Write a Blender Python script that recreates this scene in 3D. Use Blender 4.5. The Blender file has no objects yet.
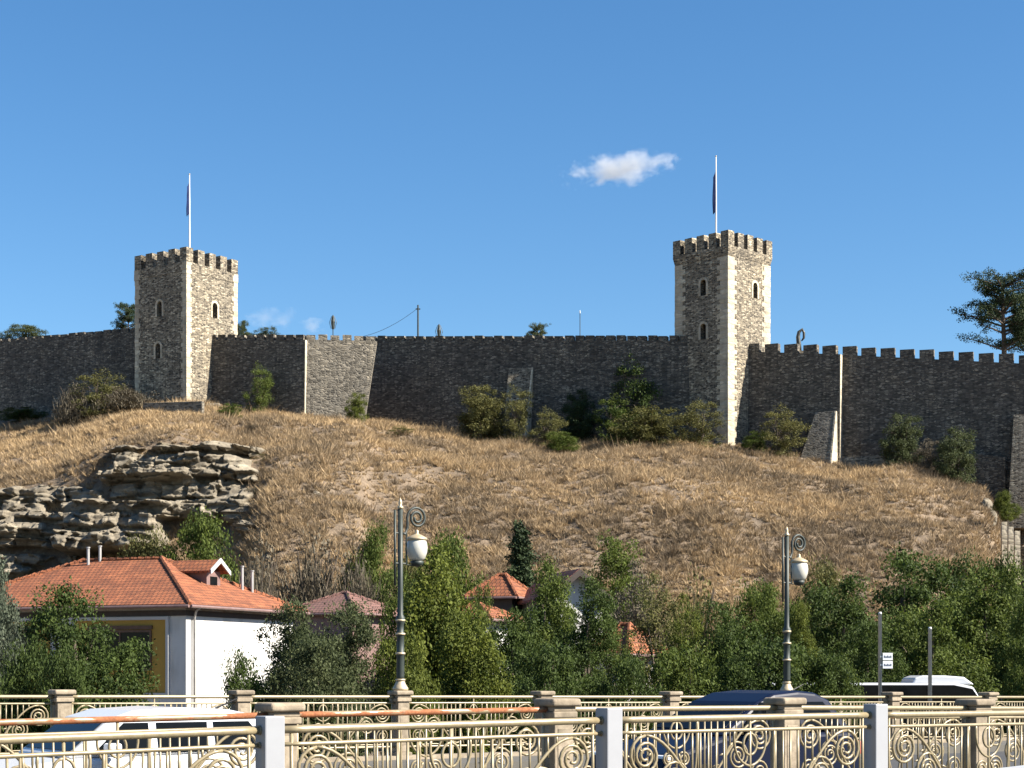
import bpy, bmesh, math, random
import numpy as np
from mathutils import Vector, Matrix

scene = bpy.context.scene
COL = scene.collection
R = math.radians
rng = np.random.default_rng(7)
random.seed(7)

# ------------------------------------------------------------------ camera
F, CX, HZ, ZC = 1800.0, 512.0, 674.0, 1.65       # focal length in pixels, centre column, horizon row, eye height
cam_d = bpy.data.cameras.new("camera")
cam = bpy.data.objects.new("camera", cam_d); COL.objects.link(cam)
cam.location = (0, 0, ZC); cam.rotation_euler = (R(90), 0, 0)
cam_d.sensor_width = 36; cam_d.lens = F / 1024 * 36
cam_d.shift_y = (HZ - 384) / 1024
cam_d.clip_start = 0.1; cam_d.clip_end = 20000
scene.camera = cam

# ------------------------------------------------------------------ world, sun, exposure
SUN_EL, SUN_AZ = 38.0, 106.0                       # azimuth clockwise from +Y (view direction)
world = bpy.data.worlds.new("World"); scene.world = world; world.use_nodes = True
wn, wl = world.node_tree.nodes, world.node_tree.links
bg = wn["Background"]
sky = wn.new("ShaderNodeTexSky"); sky.sky_type = 'NISHITA'; sky.sun_disc = False
sky.sun_elevation = R(SUN_EL); sky.sun_rotation = R(SUN_AZ)
sky.altitude = 300; sky.air_density = 1.0; sky.dust_density = 0.25; sky.ozone_density = 3.5
hs = wn.new("ShaderNodeHueSaturation"); hs.inputs['Saturation'].default_value = 1.22
hs.inputs['Value'].default_value = 1.0; hs.inputs['Hue'].default_value = 0.499
wl.new(sky.outputs[0], hs.inputs['Color']); wl.new(hs.outputs[0], bg.inputs[0])
bg.inputs[1].default_value = 0.052
sun_d = bpy.data.lights.new("sun", 'SUN'); sun_d.energy = 5.0; sun_d.angle = R(0.5); sun_d.color = (1.0, 0.93, 0.82)
sun = bpy.data.objects.new("sun", sun_d); COL.objects.link(sun)
sd = Vector((math.sin(R(SUN_AZ)) * math.cos(R(SUN_EL)), math.cos(R(SUN_AZ)) * math.cos(R(SUN_EL)), math.sin(R(SUN_EL))))
sun.rotation_euler = sd.to_track_quat('Z', 'Y').to_euler()
sun.location = (60, 0, 80)
scene.view_settings.view_transform = 'Standard'; scene.view_settings.look = 'None'
scene.view_settings.gamma = 1.0; scene.view_settings.use_curve_mapping = False
scene.view_settings.exposure = 1.70
scene.render.engine = 'CYCLES'
scene.cycles.max_bounces = 6; scene.cycles.diffuse_bounces = 2; scene.cycles.transparent_max_bounces = 6
scene.cycles.volume_step_rate = 2.0; scene.cycles.volume_max_steps = 128

def P(u, v, Y):
    """world point at distance Y that the camera sees at pixel (u, v)"""
    return Vector(((u - CX) / F * Y, Y, ZC - (v - HZ) / F * Y))
def PX(u, Y): return (u - CX) / F * Y
def PZ(v, Y): return ZC - (v - HZ) / F * Y

# ------------------------------------------------------------------ material helpers
def new_mat(name, rough=0.8, metal=0.0, color=(0.5, 0.5, 0.5)):
    m = bpy.data.materials.new(name); m.use_nodes = True
    b = m.node_tree.nodes["Principled BSDF"]
    b.inputs['Base Color'].default_value = (*color, 1); b.inputs['Roughness'].default_value = rough
    b.inputs['Metallic'].default_value = metal
    return m, m.node_tree.nodes, m.node_tree.links, b
def ramp(n, stops, interp='LINEAR'):
    r = n.new("ShaderNodeValToRGB"); r.color_ramp.interpolation = interp
    e = r.color_ramp.elements
    while len(e) < len(stops): e.new(0.5)
    for el, (p, c) in zip(e, stops): el.position = p; el.color = (*c, 1)
    return r
def noise(n, l, vec, scale, detail=4, rough=0.55):
    t = n.new("ShaderNodeTexNoise"); t.inputs['Scale'].default_value = scale
    t.inputs['Detail'].default_value = detail; t.inputs['Roughness'].default_value = rough
    if vec is not None: l.new(vec, t.inputs['Vector'])
    return t
def coord_own(n, l):
    o = n.new("ShaderNodeTexCoord").outputs['Object']; i = n.new("ShaderNodeObjectInfo")
    k = n.new("ShaderNodeVectorMath"); k.operation = 'SCALE'; k.inputs[0].default_value = (37, 53, 71); l.new(i.outputs['Random'], k.inputs['Scale'])
    a = n.new("ShaderNodeVectorMath"); a.operation = 'ADD'; l.new(o, a.inputs[0]); l.new(k.outputs[0], a.inputs[1]); return a.outputs[0]
def coord(n, kind='Object'):
    return n.new("ShaderNodeTexCoord").outputs[kind]
def mapping(n, l, vec, scale):
    m = n.new("ShaderNodeMapping"); m.inputs['Scale'].default_value = scale; l.new(vec, m.inputs['Vector']); return m.outputs[0]
def mix(n, l, a, b, fac, mode='MIX'):
    m = n.new("ShaderNodeMix"); m.data_type = 'RGBA'; m.blend_type = mode
    for s, i in ((fac, 0), (a, 6), (b, 7)):
        if isinstance(s, (int, float)): m.inputs[i].default_value = s
        elif isinstance(s, tuple): m.inputs[i].default_value = (*s, 1)
        else: l.new(s, m.inputs[i])
    return m.outputs[2]
def bump(n, l, h, b, strength=0.5, dist=0.05):
    k = n.new("ShaderNodeBump"); k.inputs['Strength'].default_value = strength; k.inputs['Distance'].default_value = dist
    l.new(h, k.inputs['Height']); l.new(k.outputs[0], b.inputs['Normal']); return k

def masonry(name, stops, sx, sy, mortar=(0.2, 0.18, 0.155), mort=0.07, bmp=0.6):
    """rubble courses: stretched voronoi cells in UV metres, each cell its own tone, mortar in the gaps"""
    m, n, l, b = new_mat(name, 0.92)
    uv = coord(n, 'UV')
    wob = noise(n, l, uv, 0.9, 3)
    add = n.new("ShaderNodeMixRGB"); add.blend_type = 'LINEAR_LIGHT'; add.inputs[0].default_value = 0.09
    l.new(uv, add.inputs[1]); l.new(wob.outputs['Color'], add.inputs[2])
    mp = mapping(n, l, add.outputs[0], (sx, sy, 1))
    v = n.new("ShaderNodeTexVoronoi"); v.inputs['Scale'].default_value = 1; v.inputs['Randomness'].default_value = 0.85
    l.new(mp, v.inputs['Vector'])
    e = n.new("ShaderNodeTexVoronoi"); e.feature = 'DISTANCE_TO_EDGE'; e.inputs['Scale'].default_value = 1
    e.inputs['Randomness'].default_value = 0.85; l.new(mp, e.inputs['Vector'])
    sep = n.new("ShaderNodeSeparateColor"); l.new(v.outputs['Color'], sep.inputs[0])
    rp = ramp(n, stops); l.new(sep.outputs[0], rp.inputs[0])
    big = noise(n, l, uv, 0.13, 5, 0.6); br = ramp(n, [(0.3, (0.62, 0.62, 0.64)), (0.5, (0.95, 0.94, 0.92)), (0.72, (1.3, 1.25, 1.16))]); l.new(big.outputs[0], br.inputs[0])
    c = mix(n, l, rp.outputs[0], br.outputs[0], 1.0, 'MULTIPLY')
    st = noise(n, l, mapping(n, l, uv, (0.8, 0.07, 1)), 1.0, 5, 0.65); sr = ramp(n, [(0.36, (0.66, 0.66, 0.67)), (0.6, (1.08, 1.07, 1.05))]); l.new(st.outputs[0], sr.inputs[0])
    pt = noise(n, l, mapping(n, l, uv, (0.28, 0.4, 1)), 1.0, 2, 0.5); pr_ = ramp(n, [(0.60, (1, 1, 1)), (0.64, (1.28, 1.25, 1.2))]); l.new(pt.outputs[0], pr_.inputs[0])
    c = mix(n, l, mix(n, l, c, sr.outputs[0], 1.0, 'MULTIPLY'), pr_.outputs[0], 1.0, 'MULTIPLY')
    lt = n.new("ShaderNodeMath"); lt.operation = 'LESS_THAN'; lt.inputs[1].default_value = mort; l.new(e.outputs['Distance'], lt.inputs[0])
    c2 = mix(n, l, c, mortar, lt.outputs[0])
    l.new(c2, b.inputs['Base Color'])
    hr = ramp(n, [(0.0, (0, 0, 0)), (0.18, (1, 1, 1))]); l.new(e.outputs['Distance'], hr.inputs[0])
    hh = mix(n, l, hr.outputs[0], sep.outputs[1], 0.45)
    bump(n, l, hh, b, bmp, 0.12)
    return m

M = {}
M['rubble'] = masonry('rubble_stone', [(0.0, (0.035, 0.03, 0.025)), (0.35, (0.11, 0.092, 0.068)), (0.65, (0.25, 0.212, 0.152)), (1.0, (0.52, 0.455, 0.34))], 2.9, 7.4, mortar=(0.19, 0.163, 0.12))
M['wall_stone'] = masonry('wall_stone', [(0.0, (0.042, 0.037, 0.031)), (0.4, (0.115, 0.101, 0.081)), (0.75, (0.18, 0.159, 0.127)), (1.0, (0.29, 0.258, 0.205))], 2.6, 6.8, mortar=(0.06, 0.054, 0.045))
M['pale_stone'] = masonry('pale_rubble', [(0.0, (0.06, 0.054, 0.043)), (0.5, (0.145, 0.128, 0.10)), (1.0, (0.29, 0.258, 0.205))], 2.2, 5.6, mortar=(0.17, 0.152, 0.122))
M['quoin'] = masonry('quoin_stone', [(0.0, (0.38, 0.33, 0.24)), (0.5, (0.50, 0.44, 0.33)), (1.0, (0.58, 0.52, 0.40))], 1.0, 2.4, mortar=(0.36, 0.31, 0.235), bmp=0.35)

def simple(name, color, rough=0.6, metal=0.0, var=0.15, scale=3.0, bmp=0.0, kind='Object'):
    m, n, l, b = new_mat(name, rough, metal, color)
    t = noise(n, l, coord(n, kind), scale, 6, 0.6)
    lo = tuple(max(0, c * (1 - var)) for c in color); hi = tuple(min(1, c * (1 + var)) for c in color)
    r = ramp(n, [(0.3, lo), (0.7, hi)]); l.new(t.outputs[0], r.inputs[0]); l.new(r.outputs[0], b.inputs['Base Color'])
    if bmp: bump(n, l, t.outputs[0], b, bmp, 0.02)
    return m
M['dark'] = simple('painted_interior_shade', (0.012, 0.011, 0.010), 0.9)
M['stucco'] = simple('white_stucco', (0.50, 0.50, 0.49), 0.9, var=0.10, scale=0.9, bmp=0.1)
def stucco_mat():
    m, n, l, b = new_mat('white_stucco', 0.92)
    o = coord(n); a = noise(n, l, mapping(n, l, o, (1.6, 1.6, .18)), 1.0, 6, .65); c = noise(n, l, o, .7, 5)
    r = ramp(n, [(0.32, (0.33, 0.32, 0.295)), (0.5, (0.47, 0.46, 0.44)), (0.7, (0.52, 0.515, 0.50))]); l.new(mix(n, l, a.outputs[0], c.outputs[0], .45), r.inputs[0])
    l.new(r.outputs[0], b.inputs['Base Color']); bump(n, l, noise(n, l, o, 30, 4).outputs[0], b, .25, .01); return m
M['stucco'] = stucco_mat()
M['stucco_grey'] = simple('grey_stucco', (0.40, 0.395, 0.385), 0.9, var=0.08, scale=1.2, bmp=0.1)
M['ochre'] = simple('ochre_render', (0.33, 0.195, 0.035), 0.9, var=0.1, scale=1.0)
M['glass'] = simple('dark_window_glass', (0.005, 0.006, 0.007), 0.08, var=0.3)
M['wood'] = simple('brown_wood', (0.09, 0.045, 0.025), 0.7, var=0.3, scale=5)
M['dark_wood'] = simple('dark_wood', (0.035, 0.024, 0.018), 0.7, var=0.3, scale=5)
M['gutter'] = simple('brown_gutter', (0.16, 0.10, 0.09), 0.5, var=0.2)
M['pipe'] = simple('grey_pipe', (0.33, 0.32, 0.31), 0.5, 0.3, var=0.2)
M['lamp_iron'] = simple('lamp_iron', (0.022, 0.030, 0.026), 0.55, 0.1, var=0.35, scale=4)
M['opal'] = simple('opal_glass', (0.44, 0.43, 0.38), 0.25, var=0.05)
M['lamp_cap'] = simple('lamp_cap', (0.42, 0.34, 0.22), 0.45, 0.3, var=0.2)
M['post_paint'] = simple('pale_grey_post_paint', (0.235, 0.24, 0.255), 0.55, var=0.06, scale=2.5, bmp=0.05)
M['steel'] = simple('galvanised_steel', (0.56, 0.565, 0.55), 0.6, 0.0, var=0.2)
M['sign_white'] = simple('sign_plate', (0.78, 0.79, 0.80), 0.5, var=0.03)
M['sign_ink'] = simple('sign_ink', (0.10, 0.12, 0.16), 0.6)
M['white_car'] = simple('white_car_paint', (0.5, 0.51, 0.53), 0.22, var=0.02)
M['navy_car'] = simple('navy_car_paint', (0.003, 0.006, 0.020), 0.42, 0.0, var=0.1)
M['tyre'] = simple('tyre_rubber', (0.018, 0.018, 0.018), 0.85)
M['rim'] = simple('alloy_rim', (0.45, 0.46, 0.47), 0.3, 0.8)
M['black_trim'] = simple('black_trim', (0.015, 0.015, 0.016), 0.5)
M['red_lens'] = simple('red_lens', (0.35, 0.01, 0.01), 0.2)
M['clear_lens'] = simple('clear_lens', (0.7, 0.72, 0.74), 0.1)
M['flag'] = simple('navy_flag_cloth', (0.015, 0.04, 0.16), 0.8, var=0.3, scale=2)
M['white_pole'] = simple('white_flagpole_paint', (0.5, 0.51, 0.52), 0.4, var=0.05)
M['bark'] = simple('tree_bark', (0.085, 0.065, 0.048), 0.95, var=0.4, scale=6, bmp=0.5)
M['bronze'] = simple('bronze', (0.05, 0.05, 0.042), 0.5, 0.4, var=0.3)
M['cable'] = simple('black_cable', (0.02, 0.02, 0.022), 0.7)

def pier_mat():
    m, n, l, b = new_mat('pier_stone', 0.9)
    o = coord_own(n, l); t = noise(n, l, o, 9, 7, 0.7); t2 = noise(n, l, o, 1.8, 4)
    r = ramp(n, [(0.25, (0.16, 0.13, 0.092)), (0.55, (0.275, 0.23, 0.168)), (0.8, (0.36, 0.31, 0.235))]); l.new(t.outputs[0], r.inputs[0])
    r2 = ramp(n, [(0.35, (0.62, 0.60, 0.58)), (0.65, (1.05, 1.02, 1))]); l.new(t2.outputs[0], r2.inputs[0])
    l.new(mix(n, l, r.outputs[0], r2.outputs[0], 1.0, 'MULTIPLY'), b.inputs['Base Color'])
    bump(n, l, t.outputs[0], b, 0.4, 0.02); return m
M['pier'] = pier_mat()

def rail_mat(name, rust):
    """cream-gold enamel with rust patches; rust 0..1 says how much of it has gone"""
    m, n, l, b = new_mat(name, 0.42, 0.1)
    o = coord_own(n, l)
    a = noise(n, l, o, 22, 4); r = ramp(n, [(0.3, (0.19, 0.152, 0.086)), (0.7, (0.25, 0.205, 0.125))]); l.new(a.outputs[0], r.inputs[0])
    k = noise(n, l, mapping(n, l, o, (1.0, 3.0, 6.0)), 2.2, 6, 0.68)
    e = 0.78 - 0.42 * rust
    mk = ramp(n, [(e, (0, 0, 0)), (e + 0.07, (1, 1, 1))]); l.new(k.outputs[0], mk.inputs[0])
    a2 = noise(n, l, o, 30, 5); rr = ramp(n, [(0.3, (0.16, 0.052, 0.018)), (0.7, (0.32, 0.115, 0.042))]); l.new(a2.outputs[0], rr.inputs[0])
    l.new(mix(n, l, r.outputs[0], rr.outputs[0], mk.outputs[0]), b.inputs['Base Color'])
    ro = n.new("ShaderNodeMapRange"); ro.inputs['To Min'].default_value = 0.36; ro.inputs['To Max'].default_value = 0.85
    l.new(mk.outputs[0], ro.inputs[0]); l.new(ro.outputs[0], b.inputs['Roughness'])
    return m
M['gold'] = rail_mat('gold_enamel', 0.27)
M['gold_worn'] = rail_mat('worn_gold_enamel', 0.42)
M['rust'] = rail_mat('rusted_enamel', 0.82)

def tile_mat(name, c0, c1):
    m, n, l, b = new_mat(name, 0.85)
    uv = coord(n, 'UV')
    br = n.new("ShaderNodeTexBrick"); br.offset = 0.5
    br.inputs['Scale'].default_value = 1; br.inputs['Brick Width'].default_value = 0.24; br.inputs['Row Height'].default_value = 0.33
    br.inputs['Mortar Size'].default_value = 0.03; br.inputs['Mortar Smooth'].default_value = 0.6
    br.inputs['Color1'].default_value = (*c0, 1); br.inputs['Color2'].default_value = (*c1, 1); br.inputs['Mortar'].default_value = (c0[0] * .35, c0[1] * .35, c0[2] * .35, 1)
    l.new(uv, br.inputs['Vector'])
    t = noise(n, l, uv, 1.1, 6, 0.65); r = ramp(n, [(0.3, (0.50, 0.50, 0.52)), (0.7, (1.18, 1.14, 1.1))]); l.new(t.outputs[0], r.inputs[0])
    l.new(mix(n, l, br.outputs[0], r.outputs[0], 1.0, 'MULTIPLY'), b.inputs['Base Color'])
    w = n.new("ShaderNodeTexWave"); w.bands_direction = 'Y'; w.wave_profile = 'SAW'; w.inputs['Scale'].default_value = 0.5 / 0.33 * 0.318 * 2; l.new(uv, w.inputs['Vector'])
    bump(n, l, mix(n, l, w.outputs['Color'], br.outputs['Fac'], 0.5), b, 0.7, 0.06)
    return m
M['tiles'] = tile_mat('orange_roof_tiles', (0.215, 0.068, 0.026), (0.31, 0.108, 0.043))
M['tiles_old'] = tile_mat('old_red_roof_tiles', (0.25, 0.085, 0.055), (0.33, 0.12, 0.075))
M['tiles_brown'] = tile_mat('brown_roof_sheets', (0.17, 0.085, 0.07), (0.2, 0.105, 0.085))

def leaf_mat(name, dark, light, trans=0.35):
    m, n, l, b = new_mat(name, 0.75); b.inputs['Specular IOR Level'].default_value = 0.25
    at = n.new("ShaderNodeAttribute"); at.attribute_name = 'rnd'
    r = ramp(n, [(0.0, dark), (1.0, light)])
    t = noise(n, l, coord(n), 1.1, 3)
    ad = n.new("ShaderNodeMath"); ad.operation = 'MULTIPLY_ADD'; ad.inputs[1].default_value = 0.9; ad.inputs[2].default_value = -0.45
    l.new(t.outputs[0], ad.inputs[0])
    s = n.new("ShaderNodeMath"); s.operation = 'ADD'; s.use_clamp = True; l.new(at.outputs['Fac'], s.inputs[0]); l.new(ad.outputs[0], s.inputs[1])
    l.new(s.outputs[0], r.inputs[0]); l.new(r.outputs[0], b.inputs['Base Color'])
    tr = n.new("ShaderNodeBsdfTranslucent"); l.new(r.outputs[0], tr.inputs[0])
    ms = n.new("ShaderNodeMixShader"); ms.inputs[0].default_value = trans
    l.new(b.outputs[0], ms.inputs[1]); l.new(tr.outputs[0], ms.inputs[2])
    l.new(ms.outputs[0], n["Material Output"].inputs[0])
    return m
M['leaf_dark'] = leaf_mat('dark_green_leaves', (0.016, 0.031, 0.007), (0.074, 0.106, 0.021))
M['leaf_mid'] = leaf_mat('green_leaves', (0.028, 0.048, 0.008), (0.115, 0.146, 0.027))
M['leaf_yellow'] = leaf_mat('yellow_green_leaves', (0.034, 0.052, 0.008), (0.140, 0.160, 0.024))
M['leaf_olive'] = leaf_mat('olive_leaves', (0.045, 0.048, 0.015), (0.15, 0.142, 0.046))
M['leaf_silver'] = leaf_mat('silvery_leaves', (0.045, 0.060, 0.038), (0.13, 0.15, 0.10))
M['leaf_bluish'] = leaf_mat('grey_green_leaves', (0.024, 0.036, 0.013), (0.092, 0.108, 0.044))
M['twig'] = leaf_mat('grey_brown_twigs', (0.055, 0.048, 0.034), (0.15, 0.125, 0.085), 0.1)
M['needle'] = leaf_mat('dark_needles', (0.011, 0.022, 0.008), (0.038, 0.058, 0.018), 0.1)
M['straw'] = leaf_mat('dry_straw', (0.155, 0.118, 0.080), (0.455, 0.325, 0.178), 0.2)

def ground_mat():
    m, n, l, b = new_mat('dry_hillside', 0.95)
    o = coord(n)
    a = noise(n, l, o, 0.09, 5, 0.6); c = noise(n, l, o, 1.3, 8, 0.7); d = noise(n, l, o, 6, 6, 0.7)
    r = ramp(n, [(0.3, (0.085, 0.066, 0.048)), (0.5, (0.18, 0.135, 0.09)), (0.72, (0.27, 0.21, 0.145))]); l.new(c.outputs[0], r.inputs[0])
    r2 = ramp(n, [(0.35, (0.70, 0.70, 0.72)), (0.65, (1.1, 1.05, 1.0))]); l.new(a.outputs[0], r2.inputs[0])
    l.new(mix(n, l, r.outputs[0], r2.outputs[0], 1.0, 'MULTIPLY'), b.inputs['Base Color'])
    bump(n, l, d.outputs[0], b, 0.9, 0.2); return m
M['ground'] = ground_mat()

def rock_mat():
    m, n, l, b = new_mat('layered_rock', 0.95)
    o = coord(n)
    s = noise(n, l, mapping(n, l, o, (0.25, 0.25, 2.4)), 1.0, 6, 0.65); c = noise(n, l, o, 2.5, 8, 0.7)
    r = ramp(n, [(0.25, (0.075, 0.064, 0.048)), (0.5, (0.17, 0.148, 0.112)), (0.75, (0.34, 0.30, 0.23))]); l.new(s.outputs[0], r.inputs[0])
    r2 = ramp(n, [(0.3, (0.6, 0.58, 0.55)), (0.7, (1.15, 1.12, 1.08))]); l.new(c.outputs[0], r2.inputs[0])
    l.new(mix(n, l, r.outputs[0], r2.outputs[0], 1.0, 'MULTIPLY'), b.inputs['Base Color'])
    bump(n, l, c.outputs[0], b, 0.8, 0.15); return m
M['rock'] = rock_mat()

def asphalt_mat(name, base):
    m, n, l, b = new_mat(name, 0.9)
    o = coord(n); c = noise(n, l, o, 60, 4); a = noise(n, l, o, 0.6, 5)
    r = ramp(n, [(0.3, tuple(x * .7 for x in base)), (0.7, tuple(x * 1.3 for x in base))]); l.new(mix(n, l, c.outputs[0], a.outputs[0], 0.5), r.inputs[0])
    l.new(r.outputs[0], b.inputs['Base Color']); bump(n, l, c.outputs[0], b, 0.3, 0.01); return m
M['asphalt'] = asphalt_mat('asphalt', (0.034, 0.034, 0.035)); M['paving'] = asphalt_mat('paving', (0.075, 0.07, 0.06))

# ------------------------------------------------------------------ mesh helpers
class MB:
    """collects polygons of ONE part"""
    def __init__(s): s.v = []; s.f = []
    def add(s, vs, fs):
        k = len(s.v); s.v += [tuple(x) for x in vs]; s.f += [tuple(i + k for i in f) for f in fs]; return s
    def box(s, x0, x1, y0, y1, z0, z1):
        return s.add([(x0, y0, z0), (x1, y0, z0), (x1, y1, z0), (x0, y1, z0), (x0, y0, z1), (x1, y0, z1), (x1, y1, z1), (x0, y1, z1)],
                     [(0, 3, 2, 1), (4, 5, 6, 7), (0, 1, 5, 4), (1, 2, 6, 5), (2, 3, 7, 6), (3, 0, 4, 7)])
    def hexa(s, lo, hi): return s.add(list(lo) + list(hi), [(0, 3, 2, 1), (4, 5, 6, 7), (0, 1, 5, 4), (1, 2, 6, 5), (2, 3, 7, 6), (3, 0, 4, 7)])
    def prism(s, poly, off):
        n = len(poly); off = Vector(off)
        vs = [Vector(p) for p in poly] + [Vector(p) + off for p in poly]
        return s.add(vs, [tuple(range(n))[::-1], tuple(range(n, 2 * n))] + [(i, (i + 1) % n, n + (i + 1) % n, n + i) for i in range(n)])
    def tube(s, pts, r, n=6, closed=False):
        pts = [Vector(p) for p in pts]; m = len(pts)
        rs = r if isinstance(r, (list, tuple)) else [r] * m
        vs = []; up = None
        for i, p in enumerate(pts):
            a = pts[(i - 1) % m] if (closed or i) else p; b = pts[(i + 1) % m] if (closed or i < m - 1) else p
            t = (b - a).normalized()
            if up is None:
                up = Vector((0, 1, 0)) if abs(t.y) < 0.9 else Vector((1, 0, 0))
            x = (up - t * up.dot(t)).normalized(); y = t.cross(x); up = x
            for k in range(n):
                q = 2 * math.pi * k / n
                vs.append(p + (x * math.cos(q) + y * math.sin(q)) * rs[i])
        fs = []
        for i in range(m if closed else m - 1):
            j = (i + 1) % m
            for k in range(n):
                fs.append((i * n + k, i * n + (k + 1) % n, j * n + (k + 1) % n, j * n + k))
        if not closed: fs += [tuple(range(n))[::-1], tuple(range((m - 1) * n, m * n))]
        return s.add(vs, fs)
    def lathe(s, prof, n=16, cx=0, cy=0):
        vs = []; fs = []
        for r, z in prof:
            for k in range(n):
                q = 2 * math.pi * k / n; vs.append((cx + r * math.cos(q), cy + r * math.sin(q), z))
        for i in range(len(prof) - 1):
            for k in range(n): fs.append((i * n + k, i * n + (k + 1) % n, (i + 1) * n + (k + 1) % n, (i + 1) * n + k))
        fs += [tuple(range(n))[::-1], tuple(range((len(prof) - 1) * n, len(prof) * n))]
        return s.add(vs, fs)

def auto_uv(me):
    uvl = me.uv_layers.new(name="uv")
    data = np.empty(len(me.loops) * 2)
    for p in me.polygons:
        nrm = p.normal
        ux = Vector((0, 0, 1)).cross(nrm)
        ux = Vector((1, 0, 0)) if ux.length < 0.05 else ux.normalized()
        vy = nrm.cross(ux)
        for li in p.loop_indices:
            c = me.vertices[me.loops[li].vertex_index].co
            data[2 * li] = c.dot(ux) + nrm.x * 3.7; data[2 * li + 1] = c.dot(vy)
    uvl.data.foreach_set('uv', data)

def build(name, mb, mat, parent=None, loc=(0, 0, 0), smooth=False, bevel=0.0, seg=2, uv=True):
    me = bpy.data.meshes.new(name); me.from_pydata(mb.v, [], mb.f); me.update()
    bm = bmesh.new(); bm.from_mesh(me); bmesh.ops.recalc_face_normals(bm, faces=bm.faces); bm.to_mesh(me); bm.free(); me.update()
    if uv: auto_uv(me)
    me.materials.append(mat)
    if smooth: me.shade_smooth()
    o = bpy.data.objects.new(name, me); COL.objects.link(o); o.location = loc
    if parent: o.parent = parent
    if bevel:
        b = o.modifiers.new("bevel", 'BEVEL'); b.width = bevel; b.segments = seg; b.limit_method = 'ANGLE'; b.angle_limit = R(40)
    return o
def tag(o, label=None, cat=None, group=None, kind=None):
    if label: o['label'] = label
    if cat: o['category'] = cat
    if group: o['group'] = group
    if kind: o['kind'] = kind
    return o
def thing(name, label, cat, loc=(0, 0, 0), rz=0.0, group=None):
    o = bpy.data.objects.new(name, None); COL.objects.link(o); o.location = loc; o.rotation_euler = (0, 0, rz); o.empty_display_size = 0.3
    return tag(o, label, cat, group)
def copy_tree(src, parent=None):
    c = src.copy(); COL.objects.link(c)
    if parent: c.parent = parent; c.matrix_parent_inverse = src.matrix_parent_inverse
    for ch in list(src.children): copy_tree(ch, c)
    return c

def vnoise(x, y, seed=0):
    """value noise on arrays"""
    xi = np.floor(x).astype(np.int64); yi = np.floor(y).astype(np.int64); fx = x - xi; fy = y - yi
    fx = fx * fx * (3 - 2 * fx); fy = fy * fy * (3 - 2 * fy)
    def h(a, b):
        n = (a * 374761393 + b * 668265263 + seed * 974634777) & 0xffffffff
        n = ((n ^ (n >> 13)) * 1274126177) & 0xffffffff
        return ((n ^ (n >> 16)) & 0xffff) / 65535.0
    return (h(xi, yi) * (1 - fx) + h(xi + 1, yi) * fx) * (1 - fy) + (h(xi, yi + 1) * (1 - fx) + h(xi + 1, yi + 1) * fx) * fy
def fbm(x, y, seed=0, o=4):
    s = 0; a = 0.5
    for k in range(o): s = s + a * vnoise(x * 2 ** k, y * 2 ** k, seed + k); a *= 0.5
    return s
def sstep(a, b, x):
    t = np.clip((x - a) / (b - a), 0, 1); return t * t * (3 - 2 * t)

# ------------------------------------------------------------------ terrain
GZ = -2.2; YF = 116.0
UW = [-80, 136, 186, 208, 305, 360, 372, 675, 728, 745, 840, 1040, 1120]
YW = [204, 189.5, 184, 187, 183, 183.3, 193, 182, 178, 180.3, 175.5, 170, 167.5]
UB = [-100, 0, 60, 136, 186, 240, 305, 372, 450, 560, 680, 745, 840, 900, 960, 1000, 1040]
VB = [428, 420, 412, 404, 403, 408, 416, 421, 433, 441, 441, 446, 463, 463, 478, 494, 502]
UC = [-60, 0, 60, 100, 150, 210, 262, 300]; VT = [497, 488, 478, 452, 440, 440, 468, 490]; VBOT = [605, 600, 590, 560, 545, 530, 528, 528]
YC0, YC1 = 150.0, 157.0
def cliff_z(u): return PZ(np.interp(u, UC, VBOT), YC0), PZ(np.interp(u, UC, VT), YC1)
def H(x, y, rough=True):
    x = np.asarray(x, float); y = np.asarray(y, float)
    u = CX + F * x / np.maximum(y, 40.0)
    yw = np.interp(u, UW, YW); zw = PZ(np.interp(u, UB, VB), yw)
    t = np.clip((y - YF) / (yw - YF), 0, 1)
    g = t + 0.15 * np.sin(np.pi * t); g = g * sstep(-0.02, 0.12, t)
    z1 = GZ + (zw - GZ) * g
    zb, zt = cliff_z(u)
    z2 = np.where(y < YC0, GZ + (zb - GZ) * np.clip((y - YF) / (YC0 - YF), 0, 1),
         np.where(y < YC1, zb + (zt - zb) * np.clip((y - YC0) / (YC1 - YC0), 0, 1), zt + (zw - zt) * np.clip((y - YC1) / (yw - YC1), 0, 1)))
    w = 1 - sstep(222, 285, u)
    z = z2 * w + z1 * (1 - w)
    z = z - sstep(982, 1012, u) * 5.0 * np.clip(t * 3, 0, 1) * (t < 1)
    if rough:
        k = np.clip(t * 4, 0, 1) * np.clip((1 - t) * 6, 0.15, 1)
        z = z + k * (2.6 * (fbm(x * 0.08, y * 0.08, 3) - 0.47) + 1.3 * (fbm(x * 0.3, y * 0.3, 9) - 0.47) + .35 * (fbm(x * 1.1, y * 1.1, 19, 2) - .4))
    back = y - (yw + 3)
    z = np.where(back > 0, zw + 3.0 * np.clip(back / 4, 0, 1), z)
    z = np.where(back > 40, np.maximum(GZ, (zw + 3) - (back - 40) * 0.25), z)
    return z
def Hs(x, y): return float(H(np.array([x]), np.array([y]))[0])

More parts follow.
